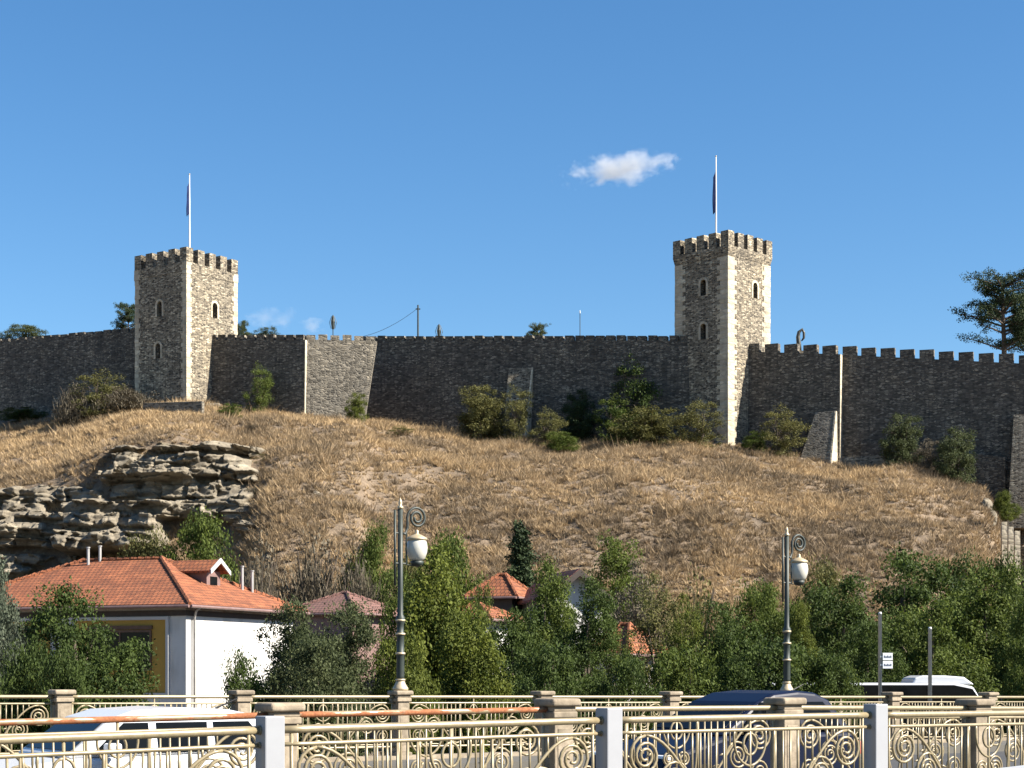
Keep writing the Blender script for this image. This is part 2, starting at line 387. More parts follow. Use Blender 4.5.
def grid_mesh(name, X, Y, Z, mat, smooth=True):
    ny, nx = X.shape
    me = bpy.data.meshes.new(name)
    V = np.stack([X, Y, Z], -1).reshape(-1, 3)
    i = np.arange(ny - 1)[:, None] * nx + np.arange(nx - 1)[None]
    q = np.stack([i, i + 1, i + nx + 1, i + nx], -1).reshape(-1, 4)
    me.vertices.add(len(V)); me.vertices.foreach_set('co', V.ravel())
    me.loops.add(q.size); me.loops.foreach_set('vertex_index', q.ravel())
    me.polygons.add(len(q)); me.polygons.foreach_set('loop_start', np.arange(len(q)) * 4)
    me.update(calc_edges=True); me.validate()
    if smooth: me.shade_smooth()
    me.materials.append(mat)
    o = bpy.data.objects.new(name, me); COL.objects.link(o); return o
gx = np.concatenate([-np.geomspace(4000, 82, 22), np.arange(-80, 80.1, 0.5), np.geomspace(82, 4000, 22)])
gy = np.concatenate([np.linspace(-400, 100, 26), np.arange(102, 214, 0.5), np.geomspace(216, 9000, 40)])
GX, GY = np.meshgrid(gx, gy)
ground = grid_mesh('ground', GX, GY, H(GX, GY), M['ground']); tag(ground, kind='structure')

# ------------------------------------------------------------------ bridge deck
AD = math.atan2(0.571, 0.821)                       # the railings all run along this direction
D = Vector((0.821, 0.571, 0)).normalized(); N = Vector((-D.y, D.x, 0))     # N points away from the camera
L = 3.6
near0 = Vector((-2.03, 15.1, 0)); mid0 = Vector((-2.43, 18.85, 0)); far0 = Vector((-8.2, 32.8, 0))
pn = near0.dot(N); pm = mid0.dot(N); pf = far0.dot(N)
def strip(name, p0, p1, z0, z1, mat, a=-60, b=130, **k):
    mb = MB(); q = [D * a + N * p0, D * b + N * p0, D * b + N * p1, D * a + N * p1]
    mb.hexa([c + Vector((0, 0, z0)) for c in q], [c + Vector((0, 0, z1)) for c in q])
    o = build(name, mb, mat, **k); tag(o, kind='structure'); return o
strip('bridge_deck', -14, pf + 0.9, -1.5, -0.26, M['paving'])
strip('bridge_road', pm + 1.6, pf - 2.2, -0.3, -0.25, M['asphalt'])
strip('near_road', -8.0, pn - 2.0, -0.3, -0.25, M['asphalt'])
strip('middle_walkway', pn - 0.35, pm + 1.5, -0.3, -0.1, M['paving'])
strip('far_pavement', pf - 2.1, pf + 0.5, -0.3, -0.1, M['paving'])
rb = MB(); rb.box(-60, 90, 57.5, 66, GZ - 0.2, GZ + 0.06)
tag(build('riverside_road', rb, M['asphalt']), kind='structure')

for k_ in ('navy_car',): M[k_].node_tree.nodes['Principled BSDF'].inputs['Specular IOR Level'].default_value = 0.16
M['glass'].node_tree.nodes['Principled BSDF'].inputs['Specular IOR Level'].default_value = 0.10
M['black_trim'].node_tree.nodes['Principled BSDF'].inputs['Specular IOR Level'].default_value = 0.15
# ------------------------------------------------------------------ castle
def face_with_hole(mb, o, dx, nrm, w, z0, z1, holes, depth=0.7):
    """vertical wall face from o along dx (unit) with rectangular recesses (x0, x1, z0, z1)"""
    xs = sorted({0.0, w, *[h[0] for h in holes], *[h[1] for h in holes]}); zs = sorted({z0, z1, *[h[2] for h in holes], *[h[3] for h in holes]})
    def pt(x, z, d=0): return (o + dx * x - nrm * d).to_tuple()[:2] + (z,)
    for i in range(len(xs) - 1):
        for j in range(len(zs) - 1):
            a, b, c, d = xs[i], xs[i + 1], zs[j], zs[j + 1]
            if any(h[0] <= a and b <= h[1] and h[2] <= c and d <= h[3] for h in holes):
                mb.add([pt(a, c), pt(b, c), pt(b, d), pt(a, d), pt(a, c, depth), pt(b, c, depth), pt(b, d, depth), pt(a, d, depth)],
                       [(0, 1, 5, 4), (1, 2, 6, 5), (2, 3, 7, 6), (3, 0, 4, 7)])
            else: mb.add([pt(a, c), pt(b, c), pt(b, d), pt(a, d)], [(0, 1, 2, 3)])

def castle_tower(label, u, Y, vtop, vbase, p, W, wins_l, wins_r, flare, qw, flag_v):
    """near corner at pixel column u; p = turn of the left face; wins = (fraction along face, v of centre)"""
    C = P(u, vbase, Y); ztop = PZ(vtop, Y); h = ztop - C.z
    ca, sa = math.cos(R(p)), math.sin(R(p))
    # local frame: near corner at origin, left face runs along -x, right face along +y ; root turned so that -x = (-ca, sa)
    root = thing('castle_tower', label, 'tower', C, -R(p))
    zp = h - 1.9                                     # parapet starts
    mb = MB(); zb = -4.0
    hl = []; hr = []
    for f, v in wins_l:
        x = f * W; z = PZ(v, Y + sa * f * W) - C.z; hl.append((x - .36, x + .36, z - .8, z + .8))
    for f, v in wins_r:
        x = f * W; z = PZ(v, Y + ca * f * W) - C.z; hr.append((x - .36, x + .36, z - .8, z + .8))
    o = Vector((0, 0, 0)); X = Vector((1, 0, 0)); Yv = Vector((0, 1, 0))
    face_with_hole(mb, o, -X, -Yv, W, zb, zp, hl); face_with_hole(mb, o, Yv, X, W, zb, zp, hr)
    face_with_hole(mb, Vector((-W, 0, 0)), Yv, -X, W, zb, zp, []); face_with_hole(mb, Vector((0, W, 0)), -X, Yv, W, zb, zp, [])
    mb.add([(0, 0, zp), (-W, 0, zp), (-W, W, zp), (0, W, zp)], [(0, 1, 2, 3)])
    me = bpy.data.meshes.new('body'); me.from_pydata(mb.v, [], mb.f); me.update()
    bm = bmesh.new(); bm.from_mesh(me); bmesh.ops.remove_doubles(bm, verts=bm.verts, dist=1e-4); bmesh.ops.recalc_face_normals(bm, faces=bm.faces); bm.to_mesh(me); bm.free()
    auto_uv(me); me.materials.append(M['rubble']); body = bpy.data.objects.new('body', me); COL.objects.link(body); body.parent = root
    # flared corbel course and parapet ring
    e = flare
    cb = MB(); q0 = [(0.03, -0.03), (-W - .03, -0.03), (-W - .03, W + .03), (0.03, W + .03)]; q1 = [(e, -e), (-W - e, -e), (-W - e, W + e), (e, W + e)]
    cb.hexa([(x, y, zp - .55) for x, y in q0], [(x, y, zp + .1) for x, y in q1]); build('corbel_course', cb, M['rubble'], root)
    pr = MB(); t = .95; a = e + .004
    pr.box(-W - a, a, -a, -a + t, zp + .1, zp + .4); pr.box(-W - a, a, W + a - t, W + a, zp + .1, zp + .4)
    pr.box(a - t, a, -a + t, W + a - t, zp + .1, zp + .4); pr.box(-W - a, -W - a + t, -a + t, W + a - t, zp + .1, zp + .4)
    build('parapet', pr, M['rubble'], root)
    n = 5; S = W + 2 * a; mw = 0.95; gap = (S - n * mw) / (n - 1)
    for k in range(n):
        for side in range(4):
            if k == n - 1: continue                 # the corner belongs to the next side
            s0 = k * (mw + gap)
            m = MB(); z0, z1 = zp + .4, h
            if side == 0: b = (a - s0 - mw, a - s0, -a, -a + t)
            elif side == 1: b = (-W - a, -W - a + t, -a + s0, -a + s0 + mw)
            elif side == 2: b = (-W - a + s0, -W - a + s0 + mw, W + a - t, W + a)
            else: b = (a - t, a, W + a - s0 - mw, W + a - s0)
            m.box(b[0], b[1], b[2], b[3], z0, z1 + random.uniform(-.04, .04))
            if k == 0:                              # L-shaped corner merlon
                if side == 0: m.box(a - t, a, -a + t, -a + mw, z0, z1)
                elif side == 1: m.box(-W - a + t, -W - a + mw, -a, -a + t, z0, z1 - .003)
                elif side == 2: m.box(-W - a, -W - a + t, W + a - mw, W + a - t, z0, z1)
                else: m.box(a - mw, a - t, W + a - t, W + a, z0, z1 - .003)
            build('merlon', m, M['rubble'], root)
    # quoins: blocks alternating long and short up each corner
    for cxx, cyy, dx, dy in ((0, 0, -1, 1), (-W, 0, 1, 1), (0, W, -1, -1)):
        m = MB(); z = zb; k = 0
        zq = zp + .38 if flare < .1 else zp - .58
        while z < zq - .02:
            hh = min(random.uniform(.42, .6), zq - z); wl, wr = (qw * 1.18, qw * .86) if k % 2 else (qw * .86, qw * 1.18)
            pro = random.uniform(.02, .05) + (.05 if flare < .1 and z > zp - .9 else 0)
            x0, x1 = sorted((cxx - dx * pro, cxx + dx * wl)); y0, y1 = sorted((cyy - dy * pro, cyy + dy * .3)); m.box(x0, x1, y0, y1, z, z + hh - .015)
            x0, x1 = sorted((cxx - dx * (pro - .002), cxx + dx * .3)); y0, y1 = sorted((cyy + dy * .3, cyy + dy * wr)); m.box(x0, x1, y0, y1, z, z + hh - .015)
            z += hh; k += 1
        build('quoin', m, M['quoin'], root)
    # window surrounds with a round head
    for holes, along, nr in ((hl, -X, -Yv), (hr, Yv, X)):
        for x0, x1, z0, z1 in holes:
            xm = (x0 + x1) / 2; rad = (x1 - x0) / 2; zs = z1 - rad
            inner = [(x0, z0), (x0, zs)] + [(xm - rad * math.cos(q), zs + rad * math.sin(q)) for q in np.linspace(0, math.pi, 9)[1:-1]] + [(x1, zs), (x1, z0)]
            wd = .24
            outer = [(x0 - wd, z0), (x0 - wd, zs)] + [(xm - (rad + wd) * math.cos(q), zs + (rad + wd) * math.sin(q)) for q in np.linspace(0, math.pi, 9)[1:-1]] + [(x1 + wd, zs), (x1 + wd, z0)]
            m = MB(); g = lambda x, z, d: (along * x + nr * d + Vector((0, 0, z)))
            for i in range(len(inner) - 1):
                lo = [g(*inner[i], -.3), g(*outer[i], -.05), g(*outer[i + 1], -.05), g(*inner[i + 1], -.3)]
                hi = [g(*inner[i], .05), g(*outer[i], .05), g(*outer[i + 1], .05), g(*inner[i + 1], .05)]
                m.hexa(lo, hi)
            for sgn in (0, 1):                       # spandrels filling the square hole above the arch
                seg = inner[1:6] if sgn == 0 else inner[5:10]
                cx2 = x0 if sgn == 0 else x1
                poly = [g(x, z, -.28) for x, z in seg] + [g(cx2, z1, -.28)]
                m.prism(poly, nr * .25)
            wn_ = build('window', m, M['quoin'], root)
            pn_ = MB(); pn_.add([g(x0, z0, -.62), g(x1, z0, -.62), g(x1, z1, -.62), g(x0, z1, -.62)], [(0, 1, 2, 3)]); build('painted_opening_shade', pn_, M['dark'], wn_)  # near-black sheet closing the recess, the darkness inside painted as its colour
    return root, C, ztop, zp + C.z
def flagpole(u, Y, zbase, vtop, vf0, vf1, label):
    b = Vector((PX(u, Y), Y, zbase)); H_ = PZ(vtop, Y) - zbase
    r = thing('flagpole', label, 'flagpole', b)
    m = MB(); m.lathe([(.16, 0), (.16, .15), (.09, .2), (.085, H_ * .6), (.05, H_)], 10); build('pole', m, M['white_pole'], r, smooth=True)
    m = MB(); m.lathe([(.0, H_ + .18), (.08, H_ + .1), (.08, H_ + .05), (.02, H_)], 8); build('finial', m, M['lamp_cap'], r, smooth=True)
    z1 = PZ(vf0, Y) - zbase; z0 = PZ(vf1, Y) - zbase
    nz, nk = 22, 15; vs = []; fs = []
    for i in range(nz):
        f = i / (nz - 1); z = z1 + (z0 - z1) * f; wd = .2 + .12 * math.sin(3 * f) * f
        for k in range(nk):
            g = k / (nk - 1)
            vs.append((-.07 - wd * g, .16 * math.sin(g * 14 + f * 2.2) * (.3 + g), z - .5 * g * (1 - f) - .25 * g * f))
    for i in range(nz - 1):
        for k in range(nk - 1): fs.append((i * nk + k, i * nk + k + 1, (i + 1) * nk + k + 1, (i + 1) * nk + k))
    fl = build('flag', MB().add(vs, fs), M['flag'], r, smooth=True)
    so = fl.modifiers.new('thick', 'SOLIDIFY'); so.thickness = .012
    return r

def castle_wall(label, ua, Ya, ub, Yb, vta, vtb, vba, vbb, mat, pitch, mw, mh, batter=0.35, step=False, depth=1.6, end_quoin=False, tail=0.0, slant=0.0):
    A = P(ua, vba, Ya); B = P(ub, vbb, Yb); dv = Vector((B.x - A.x, B.y - A.y, 0)); Lw = dv.length + tail
    root = thing('castle_wall', label, 'castle wall', A, math.atan2(dv.y, dv.x))
    zt0 = PZ(vta, Ya) - A.z - mh; zt1 = PZ(vtb, Yb) - A.z - mh; zb = min(0, B.z - A.z) - 5
    lo = [(0, -batter, zb), (Lw - slant, -batter, zb), (Lw - slant, depth, zb), (0, depth, zb)]
    hi = [(0, 0, zt0), (Lw, 0, zt1), (Lw, depth, zt1), (0, depth, zt0)]
    m = MB(); m.hexa(lo, hi); build('wall_body', m, mat, root)
    n = max(1, int(Lw / pitch)); pit = Lw / n
    for k in range(n):
        x0 = k * pit + (pit - mw) * .35 + random.uniform(-.03, .03); xm = x0 + mw / 2
        zt = zt0 + (zt1 - zt0) * xm / Lw
        m = MB()
        j = random.uniform(-.05, .05)
        if step: m.box(x0, x0 + mw, -.006, .75, zt - .5, zt + mh + j)
        else:
            za = zt0 + (zt1 - zt0) * x0 / Lw + mh + j; zc = zt0 + (zt1 - zt0) * (x0 + mw) / Lw + mh + j
            m.hexa([(x0, -.006, zt - .4), (x0 + mw, -.006, zt - .4), (x0 + mw, .7, zt - .4), (x0, .7, zt - .4)], [(x0, -.006, za), (x0 + mw, -.006, zc), (x0 + mw, .7, zc), (x0, .7, za)])
        build('merlon', m, mat, root)
    if end_quoin:
        m = MB(); m.hexa([(Lw - .02, -batter * .6 - .06, zb), (Lw + .06, -batter * .6 - .06, zb), (Lw + .06, .6, zb), (Lw - .02, .6, zb)],
                         [(Lw - .02, -.03, zt1), (Lw + .06, -.03, zt1), (Lw + .06, .6, zt1), (Lw - .02, .6, zt1)]); build('quoin', m, M['quoin'], root)
    return root, A, dv.normalized(), Lw
def wall_buttress(wall, x0t, x1t, x0b, x1b, zt, zb, out, mat, name='buttress', top=.15):
    m = MB(); m.hexa([(x0b, -out, zb), (x1b, -out, zb), (x1b, .3, zb), (x0b, .3, zb)], [(x0t, -top, zt), (x1t, -top, zt), (x1t, .3, zt), (x0t, .3, zt)])
    b = build(name, m, mat, wall)
    q = MB(); q.hexa([(x1b - .15, -out - .03, zb), (x1b + .03, -out - .03, zb), (x1b + .03, .3, zb), (x1b - .15, .3, zb)],
                     [(x1t - .12, -top - .03, zt - .05), (x1t + .03, -top - .03, zt - .05), (x1t + .03, .3, zt - .05), (x1t - .12, .3, zt - .05)])
    build('painted_lit_edge', q, M['quoin'], b)  # pale strip paints in the sunlit right side of the buttress
    return b

tl, Cl, zl, zpl = castle_tower('left castle tower of rubble stone with battlements and three arched windows', 186.5, 184, 246.5, 403, 34.7, 7.45,
                    [(.52, 309), (.55, 351)], [(.55, 310.5)], .05, .62, None)
tr, Cr, zr, zpr = castle_tower('right castle tower, taller, with pale corner stones and flared battlements', 728, 178, 230, 446, 45.3, 6.8,
                    [(.46, 287.5), (.46, 331.5)], [(.64, 290.5)], .16, 1.15, None)
flagpole(189.5, 188.5, zpl, 175, 183, 214, 'tall white flagpole with a limp dark flag on the left castle tower')
flagpole(716, 183, zpr, 157, 172, 212, 'tall white flagpole with a limp dark blue flag on the right castle tower')

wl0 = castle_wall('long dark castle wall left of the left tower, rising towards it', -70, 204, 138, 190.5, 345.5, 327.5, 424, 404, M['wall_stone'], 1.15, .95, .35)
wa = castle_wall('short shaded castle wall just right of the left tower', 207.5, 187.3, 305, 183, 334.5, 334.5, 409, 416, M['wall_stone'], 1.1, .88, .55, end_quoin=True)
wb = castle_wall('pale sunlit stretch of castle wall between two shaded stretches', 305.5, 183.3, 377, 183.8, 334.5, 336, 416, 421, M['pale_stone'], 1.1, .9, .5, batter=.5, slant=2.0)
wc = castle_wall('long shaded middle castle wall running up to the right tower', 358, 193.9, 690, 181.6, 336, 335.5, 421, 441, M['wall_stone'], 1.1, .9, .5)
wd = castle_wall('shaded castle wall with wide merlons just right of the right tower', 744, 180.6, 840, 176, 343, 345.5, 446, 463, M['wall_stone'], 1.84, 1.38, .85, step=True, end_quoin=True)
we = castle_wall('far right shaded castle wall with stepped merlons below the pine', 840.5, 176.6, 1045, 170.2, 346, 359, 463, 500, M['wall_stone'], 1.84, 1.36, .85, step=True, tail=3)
# buttresses
def wx(w, u):                                      # distance along wall w seen at pixel column u
    A, d, Lw = w[1], w[2], w[3]; best = min((abs(CX + F * (A.x + d.x * s) / (A.y + d.y * s) - u), s) for s in np.arange(0, Lw + 6, .05)); return best[1]
def wz(w, u, v): A, d = w[1], w[2]; return PZ(v, A.y + d.y * wx(w, u)) - A.z
wall_buttress(wc[0], wx(wc, 509), wx(wc, 533), wx(wc, 508), wx(wc, 531), wz(wc, 520, 368), wz(wc, 520, 446), 1.9, M['rubble'])
wall_buttress(wd[0], wx(wd, 817), wx(wd, 837.5), wx(wd, 803), wx(wd, 838.5), wz(wd, 828, 412), wz(wd, 828, 478), 2.6, M['pale_stone'], top=.5)
wall_buttress(we[0], wx(we, 1015), wx(we, 1042), wx(we, 1009), wx(we, 1045), wz(we, 1020, 416), wz(we, 1020, 530), 2.4, M['rubble'], top=1.2)
# low rough stone footing under the far right wall
m = MB(); x0, x1 = wx(we, 862), wx(we, 1006)
m.hexa([(x0, -.9, wz(we, 862, 480)), (x1, -.9, wz(we, 1006, 530)), (x1, .2, wz(we, 1006, 530)), (x0, .2, wz(we, 862, 480))], [(x0, -.75, wz(we, 862, 442)), (x1, -.75, wz(we, 1006, 458)), (x1, .2, wz(we, 1006, 458)), (x0, .2, wz(we, 862, 442))])
build('wall_footing', m, M['wall_stone'], we[0])

# things that show above the walls
def park_lamp(u, vtop, vb, label):
    Y = 195; zb = PZ(vb, Y) - 3; h = PZ(vtop, Y) - zb
    r = thing('park_lamp', label, 'lamp post', (PX(u, Y), Y, zb), group='lamp posts behind the castle wall')
    m = MB(); m.lathe([(.09, 0), (.06, .3), (.05, h - 1.55)], 8); build('pole', m, M['lamp_iron'], r)
    m = MB(); m.lathe([(.08, h - 1.55), (.13, h - 1.4), (.19, h - .7), (.14, h - .35), (.1, h - .1), (.03, h)], 8); build('lantern', m, M['lamp_iron'], r)
    for k in range(6):
        q = k * math.pi / 3; m = MB(); m.tube([(.2 * math.cos(q), .2 * math.sin(q), h - 1.5), (.4 * math.cos(q), .4 * math.sin(q), h - .8), (.15 * math.cos(q), .15 * math.sin(q), h - .15)], .025, 4); build('rib', m, M['lamp_iron'], r)
park_lamp(333, 315, 334, 'small dark lantern lamp behind the pale stretch of castle wall')
park_lamp(439, 324, 336, 'small dark lantern lamp behind the middle castle wall, right of the thick pole')
def thin_pole(u, vtop, rad, label, nm='utility_pole', cat='pole', steps=True):
    Y = 196; zb = PZ(337, Y) - 4; h = PZ(vtop, Y) - zb
    r = thing(nm, label, cat, (PX(u, Y), Y, zb)); m = MB(); m.lathe([(rad, 0), (rad * .8, h)], 8); build('pole', m, M['lamp_iron'], r)
    if steps:
        m = MB(); m.box(-.25, .25, -.06, .06, h - .5, h - .38); build('crossarm', m, M['lamp_iron'], r)
    else:
        m = MB(); m.lathe([(.06, h - .02), (.05, h + .25), (.01, h + .3)], 6); build('tip', m, M['steel'], r)
thin_pole(418, 305, .11, 'thick dark pole rising behind the middle castle wall')
thin_pole(580, 313, .05, 'very thin mast behind the middle castle wall near the right tower', 'thin_mast', 'mast', False)
c0 = P(418, 308, 196); c1 = P(360, 337, 215)
m = MB(); m.tube([c0.lerp(c1, t) - Vector((0, 0, .5 * 4 * t * (1 - t))) for t in np.linspace(0, 1, 12)], .025, 4)
tag(build('cable', m, M['cable']), 'thin sagging cable running left from the thick pole behind the wall', 'cable')
# curved bronze sculpture on the right wall
Y = 179.5; r = thing('sculpture', 'small dark curved sculpture standing behind the merlons right of the right tower', 'sculpture', (PX(801, Y), Y, PZ(347, Y) - 1))
m = MB(); pts = [(-.15, 0, .6), (-.22, 0, 1.3), (-.3, 0, 2.0), (-.2, 0, 2.5), (.12, 0, 2.75), (.3, 0, 2.4), (.28, 0, 1.9), (.05, 0, 1.6)]
m.tube(pts, [.22, .24, .2, .17, .15, .14, .12, .06], 8); build('figure', m, M['bronze'], r, smooth=True)
m = MB(); m.box(-.4, .4, -.3, .3, 0, .6); build('plinth', m, M['rubble'], r, bevel=.03)

# low stone walls and retaining pieces on the hilltop
def low_wall(label, ua, Ya, ub, Yb, va, vb, hgt, mat, nm='low_stone_wall', wid=.5):
    A, B = P(ua, va, Ya), P(ub, vb, Yb); d = Vector((B.x - A.x, B.y - A.y, 0)).normalized(); nn = Vector((-d.y, d.x, 0)) * wid
    m = MB(); dz = Vector((0, 0, hgt)); m.hexa([A - dz, B - dz, B + nn - dz, A + nn - dz], [A, B, B + nn, A + nn])
    o = build(nm, m, mat, bevel=.03); return tag(o, label, 'wall')
low_wall('low stone retaining wall at the foot of the left tower', 143, 178, 202, 176, 403, 401, 2.2, M['pale_stone'])
low_wall('low wall strip with pale top under the far right castle wall', 842, 172.5, 905, 171, 457, 455, 1.6, M['pale_stone'])
for i, (u, vt, vb) in enumerate(((1004, 522, 560), (1010.5, 527, 560), (1017, 531, 566))):
    Y = 148 - i; b = P(u, vb, Y); h = PZ(vt, Y) - b.z
    m = MB(); m.hexa([(-.24, -.24, -1.5), (.24, -.24, -1.5), (.24, .24, -1.5), (-.24, .24, -1.5)], [(-.2, -.2, h), (.2, -.2, h), (.2, .2, h), (-.2, .2, h)])
    tag(build('stone_post', m, M['quoin'], loc=b), ['tallest, leftmost', 'middle', 'rightmost, lowest'][i] + ' of the three pale stone posts at the right edge of the hill', 'post', 'stone posts at the right edge')
low_wall('dark stone retaining wall at the right edge below the castle wall', 1003, 149.5, 1060, 145, 545, 549, 7, M['wall_stone'], 'retaining_wall', 1.2)
# ------------------------------------------------------------------ rock outcrops
def rock_outcrop(label, u0, u1, v0, v1, bulge, seed, dy=0.0, res=.085, cave=0.0):
    """strata of different hardness: each layer and each block in it stands out by its own amount"""
    r = np.random.default_rng(seed)
    um = (u0 + u1) / 2; ym = 153 + dy
    wid = (u1 - u0) / F * ym; hgt = (v1 - v0) / F * ym
    ns, nz = int(wid / res), int(hgt / res)
    S, Z = np.meshgrid(np.linspace(0, 1, ns), np.linspace(0, 1, nz))
    zz = Z * hgt + .9 * (fbm(S * wid * .25, Z * 0 + seed, seed, 3) - .5) + .22 * S * wid * .2     # bedding tilts and undulates
    edges = np.cumsum(r.uniform(.22, 1.15, 60)) - 1.5
    li = np.searchsorted(edges, zz); lo = edges[np.clip(li - 1, 0, 59)]; hi = edges[np.clip(li, 0, 59)]
    ft = (zz - lo) / (hi - lo)
    lp = r.uniform(-.6, 1.0, 64); lp[r.random(64) < .3] -= 1.1
    bw = r.uniform(1.0, 3.6, 64)
    bs = np.floor((S * wid + r.uniform(0, 9, 64)[li]) / bw[li]).astype(np.int64)
    fb = (S * wid + r.uniform(0, 9, 64)[li]) / bw[li]; fb = fb - np.floor(fb)
    hb = ((bs * 7919 + li * 104729 + seed * 31) * 2654435761 % 65536) / 65536.0
    prot = 1.25 * lp[li] + 2.0 * (hb - .5) * (lp[li] > -.9)
    rnd = 1 - .45 * (np.abs(ft * 2 - 1) ** 4) - .3 * (np.abs(fb * 2 - 1) ** 10)       # worn edges of the blocks
    cv = Z + .10 * (fbm(S * wid * .3, Z * 0, seed + 21, 3) - .5) - .08 * S; prot = prot * .9 + .22 * rnd - cave * (sstep(.20, .27, cv) - sstep(.46, .50, cv)) + 2.6 * (fbm(S * wid * .28, Z * hgt * .3, seed + 5, 3) - .5) + .16 * (fbm(S * wid * 2, Z * hgt * 2.5, seed + 8, 4) - .5)
    for cell, amp in ((2.2, 1.3), (.9, .45)):          # angular fractured blocks: every cell is a tilted facet
        k_ = int(wid * hgt / (cell * cell * .45)) + 4; ps = r.uniform(0, wid, k_); pz = r.uniform(0, hgt, k_)
        ws = S * wid + .35 * (fbm(S * wid * 1.3, Z * hgt * 1.3, seed + 17, 2) - .5); dd = np.full(S.shape, 1e9); idx = np.zeros(S.shape, int)
        for j in range(k_):
            q = (ws - ps[j]) ** 2 + 4.5 * (zz - pz[j]) ** 2; mk = q < dd; dd[mk] = q[mk]; idx[mk] = j
        prot = prot + amp * (r.uniform(-.55, .55, k_)[idx] + r.normal(0, .28, k_)[idx] * (S * wid - ps[idx]) / cell + (r.normal(.12, .3, k_)[idx]) * (zz - pz[idx]) / cell * 2)
    ed = np.minimum(np.minimum(S, 1 - S) * wid / 2.2, np.minimum(Z, 1 - Z) * hgt / 1.3) + 1.0 * (fbm(S * wid * .5, Z * hgt * .6, seed + 3, 3) - .5) - 1.3 * sstep(.35, .75, fbm(S * 0 + 3 + seed, Z * hgt * .45, seed + 31, 3)) * (sstep(.72, 1, S) + sstep(.2, 0, S))
    mask = sstep(0.05, .55, ed)
    u = u0 + (u1 - u0) * S
    v = v1 + (v0 - v1) * Z
    zw = PZ(v, ym)
    zb, zt = cliff_z(u); t = (zw - zb) / (zt - zb)
    y0 = np.where(t > 1, YC1 + (zw - zt) * 2.2, np.where(t < 0, YC0 + (zw - zb) * 2.0, YC0 + (YC1 - YC0) * t)) + dy
    y = y0 - (bulge + prot) * mask + 1.6 * (1 - mask)
    X = (u - CX) / F * ym
    cx, cy, cz = (um - CX) / F * ym, ym, PZ(v1, ym)
    o = grid_mesh('rock_outcrop', X - cx, y - cy, zw - cz, M['rock'], smooth=False); o.location = (cx, cy, cz)
    return tag(o, label, 'rock', 'rock outcrops on the hillside')
rock_outcrop('largest layered rock outcrop, below the left castle tower', 88, 268, 434, 528, 2.4, 11, cave=1.3)
rock_outcrop('dark rock outcrop at the left edge above the tiled house roof', -30, 118, 478, 606, 2.3, 23, cave=1.2)
rock_outcrop('pale blocky rock ledge just above the tiled roof of the white house', 52, 186, 497, 562, 4.0, 35, -1.6)
def hill_hit(u, v):
    for Y in np.arange(117, 200, .5):
        if Hs(PX(u, Y), Y) >= PZ(v, Y): return Y
    return 180.0
def boulder(label, u, v, w, h, seed):
    Y = hill_hit(u, v); sx, sz = w / F * Y / 2, h / F * Y / 2
    bm = bmesh.new(); bmesh.ops.create_icosphere(bm, subdivisions=4, radius=1); rr = np.random.default_rng(seed); f = rr.uniform(.8, 1.6, 3)
    for q in bm.verts:
        c = q.co; k = fbm(np.array([c.x * f[0] + c.z * 2.2 + seed]), np.array([c.y * f[1] + c.z * 1.3]), seed, 4)[0]
        st = .12 * math.copysign(1, math.sin(c.z * 9 + c.x)) * .5
        q.co = Vector((c.x * sx, c.y * sx * .8, c.z * sz)) * (.6 + .8 * k + st)
    me = bpy.data.meshes.new('boulder'); bm.to_mesh(me); bm.free(); me.materials.append(M['rock'])
    o = bpy.data.objects.new('boulder', me); COL.objects.link(o); o.location = (PX(u, Y), Y, PZ(v, Y) - sz * .1); o.rotation_euler = (0, rr.uniform(-.3, .3), rr.uniform(0, 6))
    return tag(o, label, 'rock', 'loose rocks on the dry hillside')
for a in (('dark flat rock in the dry grass right of the large outcrop', 246, 515, 46, 22, 3), ('grey flat rock low on the hill behind the dormer', 250, 528, 34, 14, 4),
          ('dark upright rock at the right end of the hill', 988, 516, 18, 34, 5), ('tiny pale rock alone in the dry grass above the left lamp', 316, 494, 9, 6, 6),
          ('small grey stone on the middle of the hill below the buttress', 600, 462, 16, 7, 7), ('pale small rocks under the far right wall', 938, 482, 14, 7, 8),
          ('grey rock on the hill crest near the left tower foot', 212, 408, 24, 10, 9), ('grey stone half buried above the yellow tree', 640, 497, 10, 5, 10)): boulder(*a)

